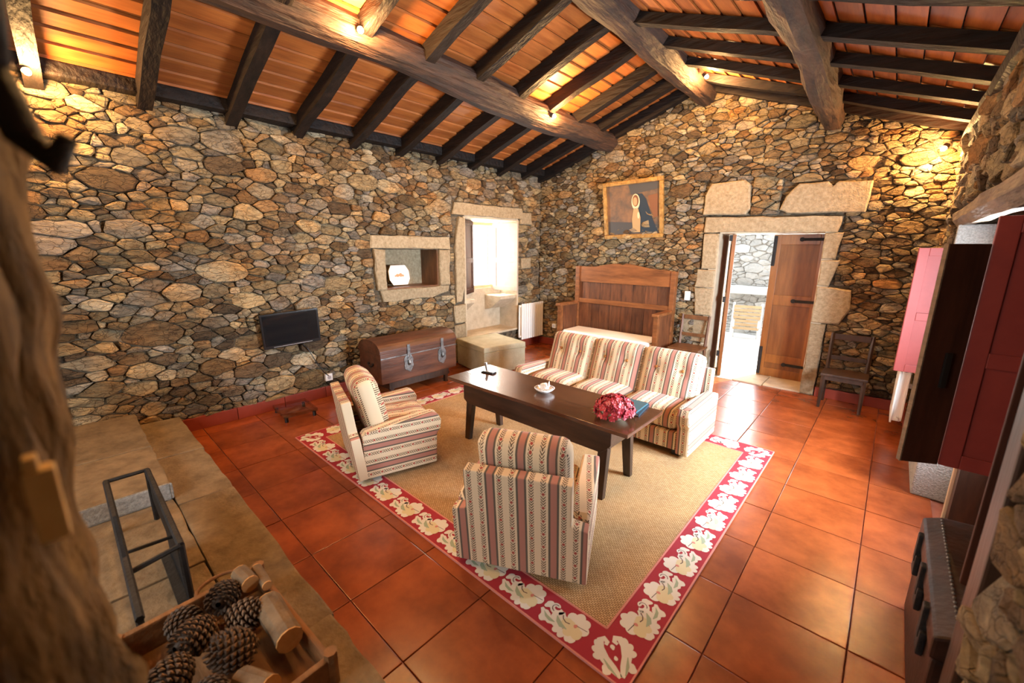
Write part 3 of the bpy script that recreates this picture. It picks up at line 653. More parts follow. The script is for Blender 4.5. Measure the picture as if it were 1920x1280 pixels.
spot((-1.95, 5.45, 3.74), 'small bulb beside the ridge beam above the gable wall', (.5, .1, -.7), WARM*1.2)
spot((.17, 6.05, 2.76), 'small bulb in the corner above the red shutters', (-.4, -.6, -.6), WARM, (.02, .16, .03))
spot((-4.72, .10, 3.00), 'small bulb at the wall plate above the hearth end of the long wall', (.5, .3, -.7), WARM)

spot((-2.02, .75, 3.72), 'added bulb out of view on the ridge beam, brightening the hearth', (.5, -.3, -.8), 60)  # extra lamp out of view, added to light the hearth and post

# ------------------------------------------------------------------ hearth (raised stone platform by the camera)
hearth = thing('stone_hearth', 'raised hearth of worn brown granite slabs along the tiled floor', 'hearth', (-2.5, 0, 0))
slabs = [(-4.925, -3.98, .03), (-3.975, -3.14, .02), (-3.135, -1.62, .0), (-1.615, -.95, -.03), (-.945, .30, 0)]
def slab(nm, lo, hi, sk=0, m='hearthstone', seed=0):
    rn = random.Random(seed); x0, y0, z0 = lo; x1, y1, z1 = hi; pl = []
    for t in range(8): pl.append((x0+(x1-x0)*t/8, y0))
    pl.append((x1, y0)); k = 9
    for t in range(k, -1, -1): pl.append((x0+(x1-x0)*t/k+sk, y1+rn.uniform(-.006, .006)))
    b = MB(); b.prism([(p[0]+2.5, p[1]) for p in pl], z0, z1); return b.obj(nm, m, hearth, bevel=.010)
for i, (x0, x1, sk) in enumerate(slabs):
    slab('front_slab', (x0, .30, 0), (x1-.008, .60, .20), sk, seed=i)
for i, (x0, x1) in enumerate([(-3.26, -2.45), (-2.44, -1.5), (-1.49, -.5), (-.49, .30)]): slab('floor_slab', (x0+.004, -1.5, 0), (x1, .294, .197), 0, seed=20+i)
for i, (x0, x1) in enumerate([(-4.925, -4.0), (-3.992, -3.26)]): slab('bench_slab', (x0, -1.5, 0), (x1, .294, .315), 0, seed=30+i)
slab('bench_end', (-3.262, -1.5, .198), (-3.25, .294, .312), 0, 'granite_grey', 44)

# timber post of the hearth hood, right beside the camera
post = thing('timber_post', 'rough hewn timber post of the hearth hood, eaten by wear', 'post', (-.80, -.20, 0))
def rough_post(nm, parent, cx, cy, wx, wy, z0, z1, mat, amp, seed):
    b = MB(); n = 44; seg = 150; rings = []
    for i in range(seg+1):
        z = z0+(z1-z0)*i/seg; ring = []
        for j in range(n):
            th = 2*math.pi*j/n; c, s = math.cos(th), math.sin(th); k = 1/max(abs(c), abs(s)); k = k*.75+.25*1.2
            d = mnoise.noise(Vector((c*1.5+seed, s*1.5, z*1.4)))*amp+mnoise.noise(Vector((c*4+seed, s*4, z*6)))*amp*.55+mnoise.noise(Vector((c*9, s*9+seed, z*9)))*amp*.45-max(0, mnoise.noise(Vector((c*6+4, s*6, z*2.2+seed)))-.15)*amp*1.3
            ring.append((cx+c*(wx*k+d), cy+s*(wy*k+d), z))
        rings.append(ring)
    vs = [p for r in rings for p in r]; fs = [(i*n+j, i*n+(j+1) % n, (i+1)*n+(j+1) % n, (i+1)*n+j) for i in range(seg) for j in range(n)]
    fs += [tuple(range(n-1, -1, -1)), tuple(seg*n+j for j in range(n))]
    b.add(vs, fs); return b.obj(nm, mat, parent, smooth=True)
rough_post('shaft', post, 0, 0, .155, .17, .197, 3.205, 'post_wood', .05, 3)
hk = thing('iron_hook', 'black iron hook hanging on the rough timber post', 'hook', (-.605, -.018, 1.98)); hk.scale = (.8, .8, .8)
b = MB(); b.tube([(0, 0, .16), (.01, .02, .10), (.0, .015, .03), (-.02, .01, -.03)], [.018, .022, .02, .018], 10); b.tube([(-.02, .01, -.02), (-.015, .025, -.10), (.01, .045, -.13), (.02, .06, -.10)], [.016, .018, .015, .010], 10); b.obj('hook_body', 'iron', hk, smooth=True)
b = MB(); b.tube([(.02+.0, .0, .16+.0), (.02, .0, .26)], .022, 10); b.obj('eye_bolt', 'iron', hk, smooth=True)
pg = thing('wooden_peg', 'pale new wooden peg block fixed on the worn post', 'peg', (-.595, -.040, 1.56)); pg.scale = (.5, .5, .55)
box('block', (-.02, -.025, -.09), (.025, .02, .05), 'peg_wood', pg, .004); box('stub', (-.015, -.02, .05), (.02, .0, .075), 'peg_wood', pg, .003)

# black iron rack on the hearth
rk = thing('iron_fire_rack', 'black iron fire rack with a toothed rail on the hearth', 'rack', (-2.6, .1, .2))
def bar(nm, p, q, r=.011, m='iron', par=None):
    b = MB(); d = Vector(q)-Vector(p); b.tube([p, q], r, 6); return b.obj(nm, m, par or rk)
x0, x1, y0, y1, zt = -.46, .47, -.09, .085, .325
bar('rail', (x0, y1, zt), (x1, y1, zt), .014); bar('rail', (x0, y0, zt), (x1+.36, y0, zt), .014)
bar('cross_bar', (x0, y0, zt), (x0, y1, zt)); bar('cross_bar', (x1, y0, zt-.03), (x1, y1, zt)); bar('cross_bar', (x1-.2, y0, zt-.05), (x1-.2, y1, zt-.06), .008)
for x in (x0, x1):
    for y in (y0, y1): bar('leg', (x, y, 0), (x, y, zt), .014)
box('side_plate', (x0, y1-.004, .14), (-.02, y1+.004, zt-.005), 'iron', rk); box('side_plate', (-.02, y1-.004, .0), (x1, y1+.004, zt-.005), 'iron', rk); box('bottom_plate', (-.02, .04, .012), (x1, y1, .024), 'iron', rk)
b = MB()
for k in range(15): x = .05+k*.024; b.add([(x, y0-.006, zt+.010), (x+.022, y0-.006, zt+.010), (x+.004, y0-.006, zt+.034), (x, y0+.006, zt+.010), (x+.022, y0+.006, zt+.010), (x+.004, y0+.006, zt+.034)], [(0, 1, 2), (5, 4, 3), (0, 2, 5, 3), (1, 4, 5, 2), (0, 3, 4, 1)])
b.obj('teeth', 'iron', rk)['kind'] = 'stuff'

# crate of pine cones and firewood
cr = thing('firewood_crate', 'rustic wooden crate of pine cones and split logs on the hearth', 'crate', (-1.66, .20, .2), R(3))
def rpl(nm, lo, hi, par, m='crate_wood', bev=.008): return box(nm, lo, hi, m, par, bev)
cx, cy = .34, .25
rpl('crate_floor', (-cx, -cy, 0), (cx, cy, .015), cr)
rpl('side_board', (-cx, -cy-.012, .0), (cx, -cy+.012, .12), cr); rpl('side_board', (-cx, cy-.012, .0), (cx, cy+.012, .10), cr)
rpl('end_board', (-cx-.014, -cy-.01, 0), (-cx+.014, cy+.01, .135), cr); rpl('end_board', (cx-.014, -cy-.01, 0), (cx+.014, cy+.01, .12), cr)
for (x, y) in ((-cx, -cy), (-cx, cy), (cx, cy), (cx, -cy)): b = MB(); b.tube([(x, y, 0), (x, y, .14)], .024, 8); b.obj('corner_post', 'crate_wood', cr)
b = MB(); b.tube([(-cx-.02+.0, .05+.10*math.cos(R(a)), .09+.075*math.sin(R(a))) if 0 else (-cx-.012-.07*math.sin(R(a)), .10+.09*math.cos(R(a)), .125) for a in range(0, 181, 20)], .008, 8); b.obj('rope_handle', 'crate_wood', cr)
def pinecone_meshes():
    c = MB(); c.lathe([(.004, -.055), (.026, -.045), (.034, -.01), (.026, .03), (.008, .055)], 12)
    s = MB(); n = 120
    for i in range(n):
        f = i/(n-1); z = -.055+.112*f; rad = .043*math.sin(math.pi*min(1, (.16+.84*f)*.93))**.75+.004; th = i*2.39996
        c0, s0 = math.cos(th), math.sin(th); sc_ = .65+.55*math.sin(math.pi*f)
        o = Vector((c0*rad, s0*rad, z)); tn = Vector((-s0, c0, 0)); nr = Vector((c0, s0, .55)).normalized(); upv = nr.cross(tn)*-1
        w_, h_ = .0095*sc_, .0075*sc_
        ba = Vector((c0*.02, s0*.02, z-.012))
        v = [ba, o+tn*w_, o+nr*.006+Vector((0, 0, h_)), o-tn*w_, o+nr*.004-Vector((0, 0, h_*.6))]
        s.add(v, [(0, 1, 2), (0, 2, 3), (0, 4, 1), (0, 3, 4)], 0)
        tp = o+nr*.009
        s.add([o+tn*w_, o+nr*.006+Vector((0, 0, h_)), o-tn*w_, o+nr*.004-Vector((0, 0, h_*.6)), tp], [(0, 1, 4), (1, 2, 4)], 0)
        s.add([o+tn*w_, o-tn*w_, o+nr*.004-Vector((0, 0, h_*.6)), tp], [(1, 2, 3), (2, 0, 3)], 1)
    return c.mesh('core'), s.mesh('scales')
mc, ms = pinecone_meshes()
mc.materials.append(MATS['cone_scale']); ms.materials.append(MATS['cone_scale']); ms.materials.append(MATS['cone_tip'])
cones = [((-.235, .065, .150), (70, 10, 60), 1.25, 'dark pine cone lying at the far end of the crate against a log'), ((-.08, .105, .135), (80, 0, 150), 1.25, 'dark pine cone in the crate beside the upright bark log'), ((-.10, -.06, .150), (75, 20, 20), 1.3, 'dark pine cone in the middle of the crate'),
         ((.07, .02, .155), (60, 0, -30), 1.35, 'brown open pine cone with paler scales in the crate'), ((.03, -.155, .150), (85, 0, 50), 1.3, 'dark pine cone by the near long side of the crate'), ((-.24, -.07, .120), (80, 10, 110), 1.2, 'dark pine cone pressed against the end board of the crate'), ((.20, -.08, .14), (70, 0, 80), 1.25, 'dark pine cone at the near end of the crate')]
for p, r, s, lb in cones:
    t = thing('pine_cone', lb, 'pine cone', (0, 0, 0), 0, 'pine cones in the crate'); t.location = Vector((-1.66, .20, .2))+Vector(p); t.rotation_euler = [R(a) for a in r]; t.scale = (s, s, s)
    link('core', mc, t); q = link('scales', ms, t); q['kind'] = 'stuff'
def log(lb, p, q, r, seed):
    t = thing('split_log', lb, 'log', (0, 0, 0), 0, 'firewood in the crate'); p = Vector(p)+Vector((-1.66, .2, .2)); q = Vector(q)+Vector((-1.66, .2, .2)); t.location = p
    d = q-p; rough_beam('bark', [(0, 0, 0), tuple(d)], [r, r*.93], 'log_bark', t, n=10, amp=r*.16, seg=6, seed=seed)
    for c, e in ((Vector(), -1), (d, 1)):
        b = MB(); dn = d.normalized()*e; b.tube([c, c+dn*.006], r*.93, 12); b.obj('cut_face', 'log_core', t)
log('bark covered log lying along the crate side with a notched cut end', (-.08, .185, .135), (.16, .185, .135), .052, 1)
log('short split log with an orange cut end at the far corner of the crate', (-.315, .150, .165), (-.215, .162, .165), .038, 2)
log('thin grey split log across the far corner of the crate', (-.315, .213, .150), (-.17, .213, .150), .022, 3)
log('orange split log between the pine cones at the near end of the crate', (.17, .02, .10), (.30, .07, .13), .045, 4)

# ------------------------------------------------------------------ rug
X0, X1, Y0, Y1, BW = -4.02, -.565, 1.325, 4.13, .20
rug = thing('rug', 'sisal rug with a red border worked with white scrolling flowers', 'rug', ((X0+X1)/2, (Y0+Y1)/2, 0))
hx, hy = (X1-X0)/2, (Y1-Y0)/2
box('field', (-hx+BW, -hy+BW, .001), (hx-BW, hy-BW, .010), 'sisal', rug)
for lo, hi in [((-hx, -hy, .001), (hx, -hy+BW, .011)), ((-hx, hy-BW, .001), (hx, hy, .011)), ((-hx, -hy+BW, .001), (-hx+BW, hy-BW, .011)), ((hx-BW, -hy+BW, .001), (hx, hy-BW, .011))]: box('border_band', lo, hi, 'rug_red', rug)
for lo, hi in [((-hx-.008, -hy-.008, .001), (hx+.008, -hy, .012)), ((-hx-.008, hy, .001), (hx+.008, hy+.008, .012)), ((-hx-.008, -hy, .001), (-hx, hy, .012)), ((hx, -hy, .001), (hx+.008, hy, .012)),
               ((-hx+BW, -hy+BW-.004, .001), (hx-BW, -hy+BW+.006, .013)), ((-hx+BW, hy-BW-.006, .001), (hx-BW, hy-BW+.004, .013)), ((-hx+BW-.004, -hy+BW, .001), (-hx+BW+.006, hy-BW, .013)), ((hx-BW-.006, -hy+BW, .001), (hx-BW+.004, hy-BW, .013))]: box('edge_binding', lo, hi, 'rug_edge', rug)
def strip(b, pts, wds, z, mi):
    L_, R_ = [], []
    for i, p in enumerate(pts):
        a = pts[max(i-1, 0)]; c = pts[min(i+1, len(pts)-1)]; dx, dy = c[0]-a[0], c[1]-a[1]; l = math.hypot(dx, dy) or 1
        w_ = wds[i] if isinstance(wds, (list, tuple)) else wds
        L_.append((p[0]-dy/l*w_, p[1]+dx/l*w_, z)); R_.append((p[0]+dy/l*w_, p[1]-dx/l*w_, z))
    n = len(pts); b.add(L_+R_, [(n+i, n+i+1, i+1, i) for i in range(n-1)], mi)
def blob(b, pts, z, mi): b.add([(x, y, z) for x, y in pts], [tuple(range(len(pts)))], mi)
def petal(b, cx_, cy_, ang, ln, wd, z, mi):
    z += (len(b.f) % 40)*.000012
    c, s = math.cos(ang), math.sin(ang); pts = []
    for k in range(9):
        t = k/8; a = math.pi*t; lx = ln*(1-math.cos(a))/2; ly = wd*math.sin(a)*(1 if lx > ln*.4 else .75); pts.append((lx, ly))
    out = pts+[(x, -y) for x, y in reversed(pts[1:-1])]
    out = out[::-1]
    blob(b, [(cx_+x*c-y*s, cy_+x*s+y*c) for x, y in out], z, mi)
Z = .0118
def motif_mesh(P=.30):
    b = MB()                                               # s along the border 0..P, t across 0..BW
    sp = [(.066+(.012+.030*k/14)*math.cos(R(30+k*24)), .138+(.010+.026*k/14)*math.sin(R(30+k*24))) for k in range(15)]
    strip(b, sp, [.010+.007*k/14 for k in range(15)], Z, 0)
    strip(b, [(.108, .132), (.125, .11), (.15, .095), (.18, .09), (.21, .095)], [.018, .024, .028, .03, .02], Z, 0)
    for k, a in enumerate((95, 45, 0, -50, 145, 200, 255)): petal(b, .222, .112, R(a), .086, .034, Z+.0003+k*.00005, 0 if k in (0, 1, 2, 4) else 3)
    petal(b, .212, .108, R(0), .022, .013, Z+.0010, 2)
    for a, sx_, sy_ in ((205, .16, .07), (235, .17, .06), (265, .19, .06), (295, .215, .062), (170, .13, .08), (185, .07, .072), (225, .075, .07), (300, .02, .07), (265, .255, .07), (60, .0, .10)): petal(b, sx_, sy_, R(a), .062, .023, Z+.0002, 0)
    strip(b, [(-.005, .085), (.04, .060), (.085, .050), (.135, .060)], [.008, .022, .024, .012], Z+.0001, 0)
    strip(b, [(.10, .098), (.125, .076), (.155, .062), (.195, .062)], [.002, .012, .013, .002], Z+.0012, 1)
    strip(b, [(.02, .076), (.05, .058), (.085, .052), (.115, .056)], [.001, .008, .009, .002], Z+.0012, 1)
    strip(b, [(.19, .10), (.165, .094), (.14, .104), (.125, .122)], .0026, Z+.0013, 4)
    strip(b, [(.228, .114), (.26, .118), (.296, .122)], .0018, Z+.0013, 4)
    strip(b, sp[2:11], .0022, Z+.0008, 4)
    return b.mesh('scroll_motif')
mm = motif_mesh()
for m in ('rug_white', 'rug_sage', 'rug_edge', 'rug_cream', 'rug_dark'): mm.materials.append(MATS[m])
def place_motifs(p, d, n_, inward, step, flipx=1):
    # p start corner (outer edge), d unit direction, inward unit normal
    for k in range(n_):
        o = link('scroll_motif', mm, rug); s0 = p+d*(step*k+(step if flipx < 0 else 0))
        dd = d*flipx
        s0 = s0+inward*.006; o.matrix_local = Matrix(((dd.x*step/.33, inward.x*.93, 0, s0.x), (dd.y*step/.33, inward.y*.93, 0, s0.y), (0, 0, 1, 0), (0, 0, 0, 1)))
ex, ey = Vector((1, 0, 0)), Vector((0, 1, 0)); lx, ly = 2*hx-2*BW-.06, 2*hy-2*BW-.06
nx, ny = 11, 9
place_motifs(Vector((-hx+BW+.03, -hy, 0)), ex, nx, ey, lx/nx); place_motifs(Vector((-hx+BW+.03, hy, 0)), ex, nx, -ey, lx/nx)
place_motifs(Vector((hx, -hy+BW+.03, 0)), ey, ny, -ex, ly/ny, -1); place_motifs(Vector((-hx, -hy+BW+.03, 0)), ey, ny, ex, ly/ny, -1)
b = MB()
for s in (1, -1):
    f = lambda x, y: ((x*s+y)*.7071, (y-x*s)*.7071) if 0 else (x*s, y)
    strip(b, [f(.004, -.135), f(.03, -.09), f(.055, -.04), f(.062, .02), f(.05, .06), f(.028, .066), f(.018, .045), f(.03, .03)][::s], [.010, .022, .024, .02, .018, .015, .012, .008][::s], Z, 0)
    for a, px, py in ((-20, .03, -.09), (-60, .045, -.06), (10, .055, -.03), (40, .06, -.01), (75, .06, .01)):
        q = f(px, py); petal(b, q[0], q[1], R(a if s > 0 else 180-a), .055, .02, Z+.0002, 0)
    strip(b, [f(.02, -.13), f(.045, -.085), f(.06, -.04)][::s], [.002, .008, .002], Z+.0006, 1)
petal(b, 0, .0, R(90), .03, .012, Z+.0004, 0); petal(b, 0, -.03, R(-90), .025, .010, Z+.0004, 0)
cm = b.mesh('corner_motif')
for m in ('rug_white', 'rug_sage'): cm.materials.append(MATS[m])
for sx_, sy_ in ((1, -1), (-1, -1), (1, 1), (-1, 1)):
    o = link('corner_motif', cm, rug); o.scale = (.92, .92, 1); o.location = (sx_*(hx-.122), sy_*(hy-.122), 0); o.rotation_euler = (0, 0, math.atan2(-sy_, -sx_)-math.pi/2)

# ------------------------------------------------------------------ striped upholstery
def set_uv(me, mode, off=(0, 0)):
    uv = me.uv_layers.new(name='UVMap')
    for p in me.polygons:
        n = p.normal; a = max(range(3), key=lambda k: abs(n[k]))
        for li in p.loop_indices:
            x, y, z = me.vertices[me.loops[li].vertex_index].co
            if mode == 'across': u, v = x, (z if a == 1 else y if a == 2 else z)
            if mode == 'across' and a == 0: u, v = .112+.35*max(-.09, min(.09, y))-off[0], z
            if mode == 'arm':
                if a == 0: u, v = z, y
                elif a == 2: u, v = z+x*.9, y
                else: u, v = x, z
            uv.data[li].uv = (u+off[0], v+off[1])
def cushion(name, sx, sy, sz, rad, puff, parent, mode='across', off=(0, 0), tufts=(), axis=2, T=None, res=(10, 10, 4), sag=0.0):
    """rounded padded block centred on its own origin; puff swells the +/- axis faces"""
    bm = bmesh.new(); bmesh.ops.create_cube(bm, size=2)
    bmesh.ops.subdivide_edges(bm, edges=bm.edges[:], cuts=9, use_grid_fill=True)
    S = Vector((sx/2, sy/2, sz/2))
    for v in bm.verts:
        c = Vector(v.co); p = Vector((c.x*S.x, c.y*S.y, c.z*S.z))
        q = Vector([max(-(S[k]-rad), min(S[k]-rad, p[k])) for k in range(3)]); d = p-q
        if d.length > 1e-6: p = q+d.normalized()*min(rad, max(abs(d.x), abs(d.y), abs(d.z)))
        o = [k for k in range(3) if k != axis]
        sw = (1-c[o[0]]**4)*(1-c[o[1]]**4)
        p[axis] += puff*sw*(1 if c[axis] > 0 else -.35)*abs(c[axis])
        for (ta, tb, td) in tufts:
            r2 = ((p[o[0]]-ta)**2+(p[o[1]]-tb)**2)/.045**2
            if c[axis] > .5: p[axis] -= td*math.exp(-r2)
        v.co = p
    me = bpy.data.meshes.new(name); bm.to_mesh(me); bm.free()
    set_uv(me, mode, off)
    for p in me.polygons: p.use_smooth = True
    o = link(name, me, parent, ['stripe_fabric'])
    if T is not None: o.matrix_local = T
    return o
def fab_box(name, lo, hi, parent, mode='across', bevel=.02, off=(0, 0), T=None, shape=None):
    b = MB()
    b.box(lo, hi)
    if shape: b.v = [shape(Vector(p)) for p in b.v]
    o = b.obj(name, 'stripe_fabric', parent, bevel=bevel); set_uv(o.data, mode, off)
    if T is not None: o.matrix_local = T
    return o
def arm(parent, x0, x1, yb_, yf, zb_, zf, z0=.045):
    # side profile: high rounded front, sloping down a little to the back
    prof = [(yb_, z0), (yf-.03, z0), (yf-.02, zf*.62), (yf+.012, zf*.70), (yf+.02, zf-.07), (yf-.01, zf-.015), (yf-.05, zf), (0, (zf+zb_)/2+.005), (yb_+.02, zb_), (yb_-.01, zb_-.02)]
    T = Matrix(((0, 0, 1, 0), (1, 0, 0, 0), (0, 1, 0, 0), (0, 0, 0, 1)))
    b = MB(); b.prism(prof, x0, x1, T=T); o = b.obj('arm', 'stripe_fabric', parent, bevel=.016); set_uv(o.data, 'arm', (.06, 0)); return o
def armchair(label, loc, rz):
    t = thing('armchair', label, 'armchair', loc, rz, 'striped armchairs on the rug'); W, D = .75, .62
    for s in (-1, 1): arm(t, s*W/2-(.11 if s > 0 else 0), s*W/2+(.11 if s < 0 else 0), -D/2+.02, D/2+.005, .43, .485)
    fab_box('base', (-W/2+.115, -D/2+.06, .06), (W/2-.115, D/2-.02, .24), t, bevel=.015)
    # back panel: full width below the arms, narrower above, leaning slightly
    pts = [(-W/2, .045), (W/2, .045), (W/2, .40), (W/2-.085, .42), (W/2-.085, .67), (-W/2+.085, .67), (-W/2+.085, .42), (-W/2, .40)]
    T = Matrix(((1, 0, 0, 0), (0, 0, 1, 0), (0, 1, 0, 0), (0, 0, 0, 1))); b = MB(); b.prism(pts, -.035, .035, T=T)
    o = b.obj('back_panel', 'stripe_fabric', t, bevel=.008); set_uv(o.data, 'across', (.0, 0)); o.matrix_local = Matrix.Translation((0, -D/2+.01, 0)) @ Matrix.Rotation(R(7), 4, 'X')
    cushion('back_cushion', .53, .17, .50, .07, .03, t, axis=1, off=(.03, 0), tufts=((-.12, .06, .03), (.12, .06, .03)), T=Matrix.Translation((0, -D/2+.125, .565)) @ Matrix.Rotation(R(13), 4, 'X'))
    cushion('seat_cushion', .51, .54, .15, .05, .03, t, off=(.03, 0), tufts=((-.1, .05, .02), (.1, .05, .02)), T=Matrix.Translation((0, .06, .32)))
    for sx_ in (-1, 1):
        for sy_ in (-1, 1): box('foot', (sx_*.28-.025, sy_*.22-.025, .0135), (sx_*.28+.025, sy_*.22+.025, .06), 'black_plastic', t)
    return t
armchair('striped armchair standing across the rug edge nearest the television wall', (-3.045, 1.765, 0), R(-17))
armchair('striped armchair seen from its flat back, turned towards the coffee table', (-1.45, 1.79, 0), R(26.2))

sofa = thing('sofa', 'three seat striped sofa with buttoned back cushions behind the table', 'sofa', (-2.06, 3.765, 0), R(180))
W, D = 1.97, .78
for s in (-1, 1): arm(sofa, s*W/2-(.11 if s > 0 else 0), s*W/2+(.11 if s < 0 else 0), -D/2+.02, D/2-.01, .45, .49)
fab_box('base', (-W/2+.115, -D/2+.05, .07), (W/2-.115, D/2-.05, .23), sofa, bevel=.015)
fab_box('back_panel', (-W/2+.08, -.035, .05), (W/2-.08, .035, .66), sofa, bevel=.012, T=Matrix.Translation((0, -D/2+.02, 0)) @ Matrix.Rotation(R(6), 4, 'X'))
for k in range(3):
    x = (k-1)*.578
    c = cushion('back_cushion', .578, .17, .56, .055, .022, sofa, axis=1, off=(.04+.57*k, 0), tufts=((-.13, .08, .05), (.13, .08, .05)), T=Matrix.Translation((x, -D/2+.20, .55)) @ Matrix.Rotation(R(20), 4, 'X'))
    for tx in (-.13, .13):
        b = MB(); b.lathe([(.001, .008), (.012, .006), (.016, 0), (.012, -.006)], 12); o = b.obj('button', 'tuft', c, smooth=True); o.matrix_local = Matrix.Translation((tx, .083, .08)) @ Matrix.Rotation(R(-90), 4, 'X')
    cushion('seat_cushion', .576, .56, .16, .06, .03, sofa, off=(.04+.57*k, 0), T=Matrix.Translation((x, .05, .315)))
for sx_ in (-1, 1):
    for sy_ in (-1, 1): box('foot', (sx_*.86-.03, sy_*.27-.03, .0135), (sx_*.86+.03, sy_*.27+.03, .07), 'black_plastic', sofa)

# ------------------------------------------------------------------ coffee table
tb = thing('coffee_table', 'long dark wooden coffee table with splayed legs and a deep apron', 'table', (-2.07, 2.66, 0))
box('table_top', (-.935, -.285, .572), (.935, .285, .602), 'table_wood', tb, .005)
def apron(y): 
    T = Matrix(((1, 0, 0, 0), (0, 0, 1, y), (0, 1, 0, 0), (0, 0, 0, 1)))
    b = MB(); b.prism([(-.78, .572), (-.78, .40), (-.73, .365), (.70, .365), (.74, .395), (.78, .44), (.78, .572)], -.014, .014, T=T); b.obj('side_apron', 'dark_wood', tb, bevel=.004)
apron(-.20); apron(.20)
for x in (-.745, .745): box('end_apron', (x-.013, -.186, .40), (x+.013, .186, .572), 'dark_wood', tb, .003)
for sx_ in (-1, 1):
    for sy_ in (-1, 1):
        p, q = Vector((sx_*.71, sy_*.165, .50)), Vector((sx_*.72, sy_*.215, .012)); b = MB(); vs = []
        for c, hw in ((q, .030), (p, .042)): vs += [c+Vector((-hw, -hw*.7, 0)), c+Vector((hw, -hw*.7, 0)), c+Vector((hw, hw*.7, 0)), c+Vector((-hw, hw*.7, 0))]
        b.add(vs, [(3, 2, 1, 0), (4, 5, 6, 7), (0, 1, 5, 4), (1, 2, 6, 5), (2, 3, 7, 6), (3, 0, 4, 7)]); b.obj('leg', 'dark_wood_v', tb, bevel=.004)
ZT = .602
# things on the table
fb = thing('flower_bowl', 'cream glazed bowl holding red hydrangea heads on the coffee table', 'bowl', (-1.345, 2.575, ZT))
b = MB(); b.lathe([(.001, .004), (.055, .0), (.062, .004), (.095, .040), (.115, .068), (.108, .068), (.088, .042), (.05, .012), (.001, .010)], 28); b.obj('bowl_body', 'bowl_glaze', fb, smooth=True)
hy_ = thing('hydrangea', 'dense crimson hydrangea flower head in the cream bowl', 'flower', (-1.345, 2.575, ZT+.035))
def petals_mat():
    m, nt, ns, L, b_ = newmat('petal')
    at = N(ns, 'ShaderNodeAttribute', attribute_name='rnd'); sp = N(ns, 'ShaderNodeSeparateColor'); L.new(at.outputs['Color'], sp.inputs[0])
    rp = ramp(ns, [(0, (.22, .006, .02)), (.45, (.46, .018, .04)), (.75, (.58, .05, .06)), (1, (.78, .22, .24))]); L.new(sp.outputs[0], rp.inputs[0]); L.new(rp.outputs[0], b_.inputs['Base Color']); b_.inputs['Roughness'].default_value = .6
petals_mat()
b = MB(); cols = []; rn = random.Random(3)
for i in range(330):
    u_ = rn.random(); th = rn.uniform(0, 2*math.pi); ph = math.acos(1-u_*1.15); r = .135*rn.uniform(.9, 1.08)
    n = Vector((math.sin(ph)*math.cos(th), math.sin(ph)*math.sin(th), math.cos(ph))); c = Vector((n.x*r, n.y*r, .02+n.z*r*.80))
    a = n.cross(Vector((.3, .2, 1))).normalized(); bb = n.cross(a); ro = rn.uniform(0, 1.5); col = rn.random(); s = rn.uniform(.016, .025)
    for k in range(4):
        t_ = ro+k*math.pi/2; d = a*math.cos(t_)+bb*math.sin(t_); e = a*-math.sin(t_)+bb*math.cos(t_); k0 = len(b.v)
        b.add([c, c+d*s*.6+e*s*.5+n*.003, c+d*s+n*.008, c+d*s*.6-e*s*.5+n*.003], [(0, 1, 2, 3)]); cols += [col+rn.uniform(-.12, .12), 0, 0, 1]*4
me = b.mesh('florets'); at = me.attributes.new('rnd', 'FLOAT_COLOR', 'POINT'); at.data.foreach_set('color', cols); o = link('florets', me, hy_, ['petal']); o['kind'] = 'stuff'
b = MB(); b.lathe([(.001, -.02), (.05, -.01), (.10, .03), (.11, .07), (.07, .105), (.001, .115)], 14); b.obj('flower_core', 'rug_red', hy_, smooth=True)
b = MB()
for k in range(5):
    t_ = 2.2+k*.45; c = Vector((math.cos(t_)*.10, math.sin(t_)*.10, .02)); d = Vector((math.cos(t_), math.sin(t_), -.1)); e = Vector((-math.sin(t_), math.cos(t_), 0))
    b.add([c, c+d*.03+e*.02, c+d*.07, c+d*.03-e*.02], [(0, 1, 2, 3)])
b.obj('leaves', 'leaf_green', hy_)['kind'] = 'stuff'
def book(label, loc, rz, sx_, sy_, h, m):
    t = thing('book', label, 'book', loc, rz)
    box('cover', (-sx_/2, -sy_/2, 0), (sx_/2, sy_/2, .003), m, t); box('cover', (-sx_/2, -sy_/2, h-.003), (sx_/2, sy_/2, h), m, t); box('spine', (sx_/2-.003, -sy_/2, .003), (sx_/2, sy_/2, h-.003), m, t)
    box('page_block', (-sx_/2+.005, -sy_/2+.004, .003), (sx_/2-.003, sy_/2-.004, h-.003), 'pages', t)
book('dark blue book lying flat under the teal one, behind the flower bowl', (-1.335, 2.82, ZT), R(8), .20, .26, .018, 'blue_cover')
book('thin teal book on top of the dark blue book behind the flower bowl', (-1.345, 2.82, ZT+.018), R(4), .19, .25, .012, 'teal_cover')
ds = thing('porcelain_dish', 'white porcelain dish with painted dots and a bird shaped finial', 'dish', (-2.05, 2.66, ZT))
b = MB(); b.lathe([(.001, .006), (.035, .0), (.04, .004), (.07, .022), (.088, .040), (.083, .041), (.062, .024), (.03, .010), (.001, .010)], 24); b.obj('dish_body', 'porcelain', ds, smooth=True)
b = MB(); b.tube([(-.04, .0, .02), (-.02, 0, .05), (.01, 0, .058), (.035, 0, .05), (.045, 0, .068), (.05, 0, .082)], [.012, .028, .03, .016, .010, .004], 10)
b.tube([(.03, .01, .055), (.03, .02, .085), (.032, .022, .10)], [.010, .007, .002], 8); b.tube([(.03, -.01, .055), (.028, -.02, .08), (.028, -.022, .095)], [.010, .007, .002], 8); b.obj('finial', 'porcelain', ds, smooth=True)
b = MB()
for k in range(18):
    a = 2*math.pi*k/18; c = Vector((math.cos(a)*.0765, math.sin(a)*.0765, .0372)); b.lathe([(.0001, .004), (.0055, .003), (.006, .0)], 8, 0, c)
b.obj('painted_dots', 'paint_dot', ds)['kind'] = 'stuff'
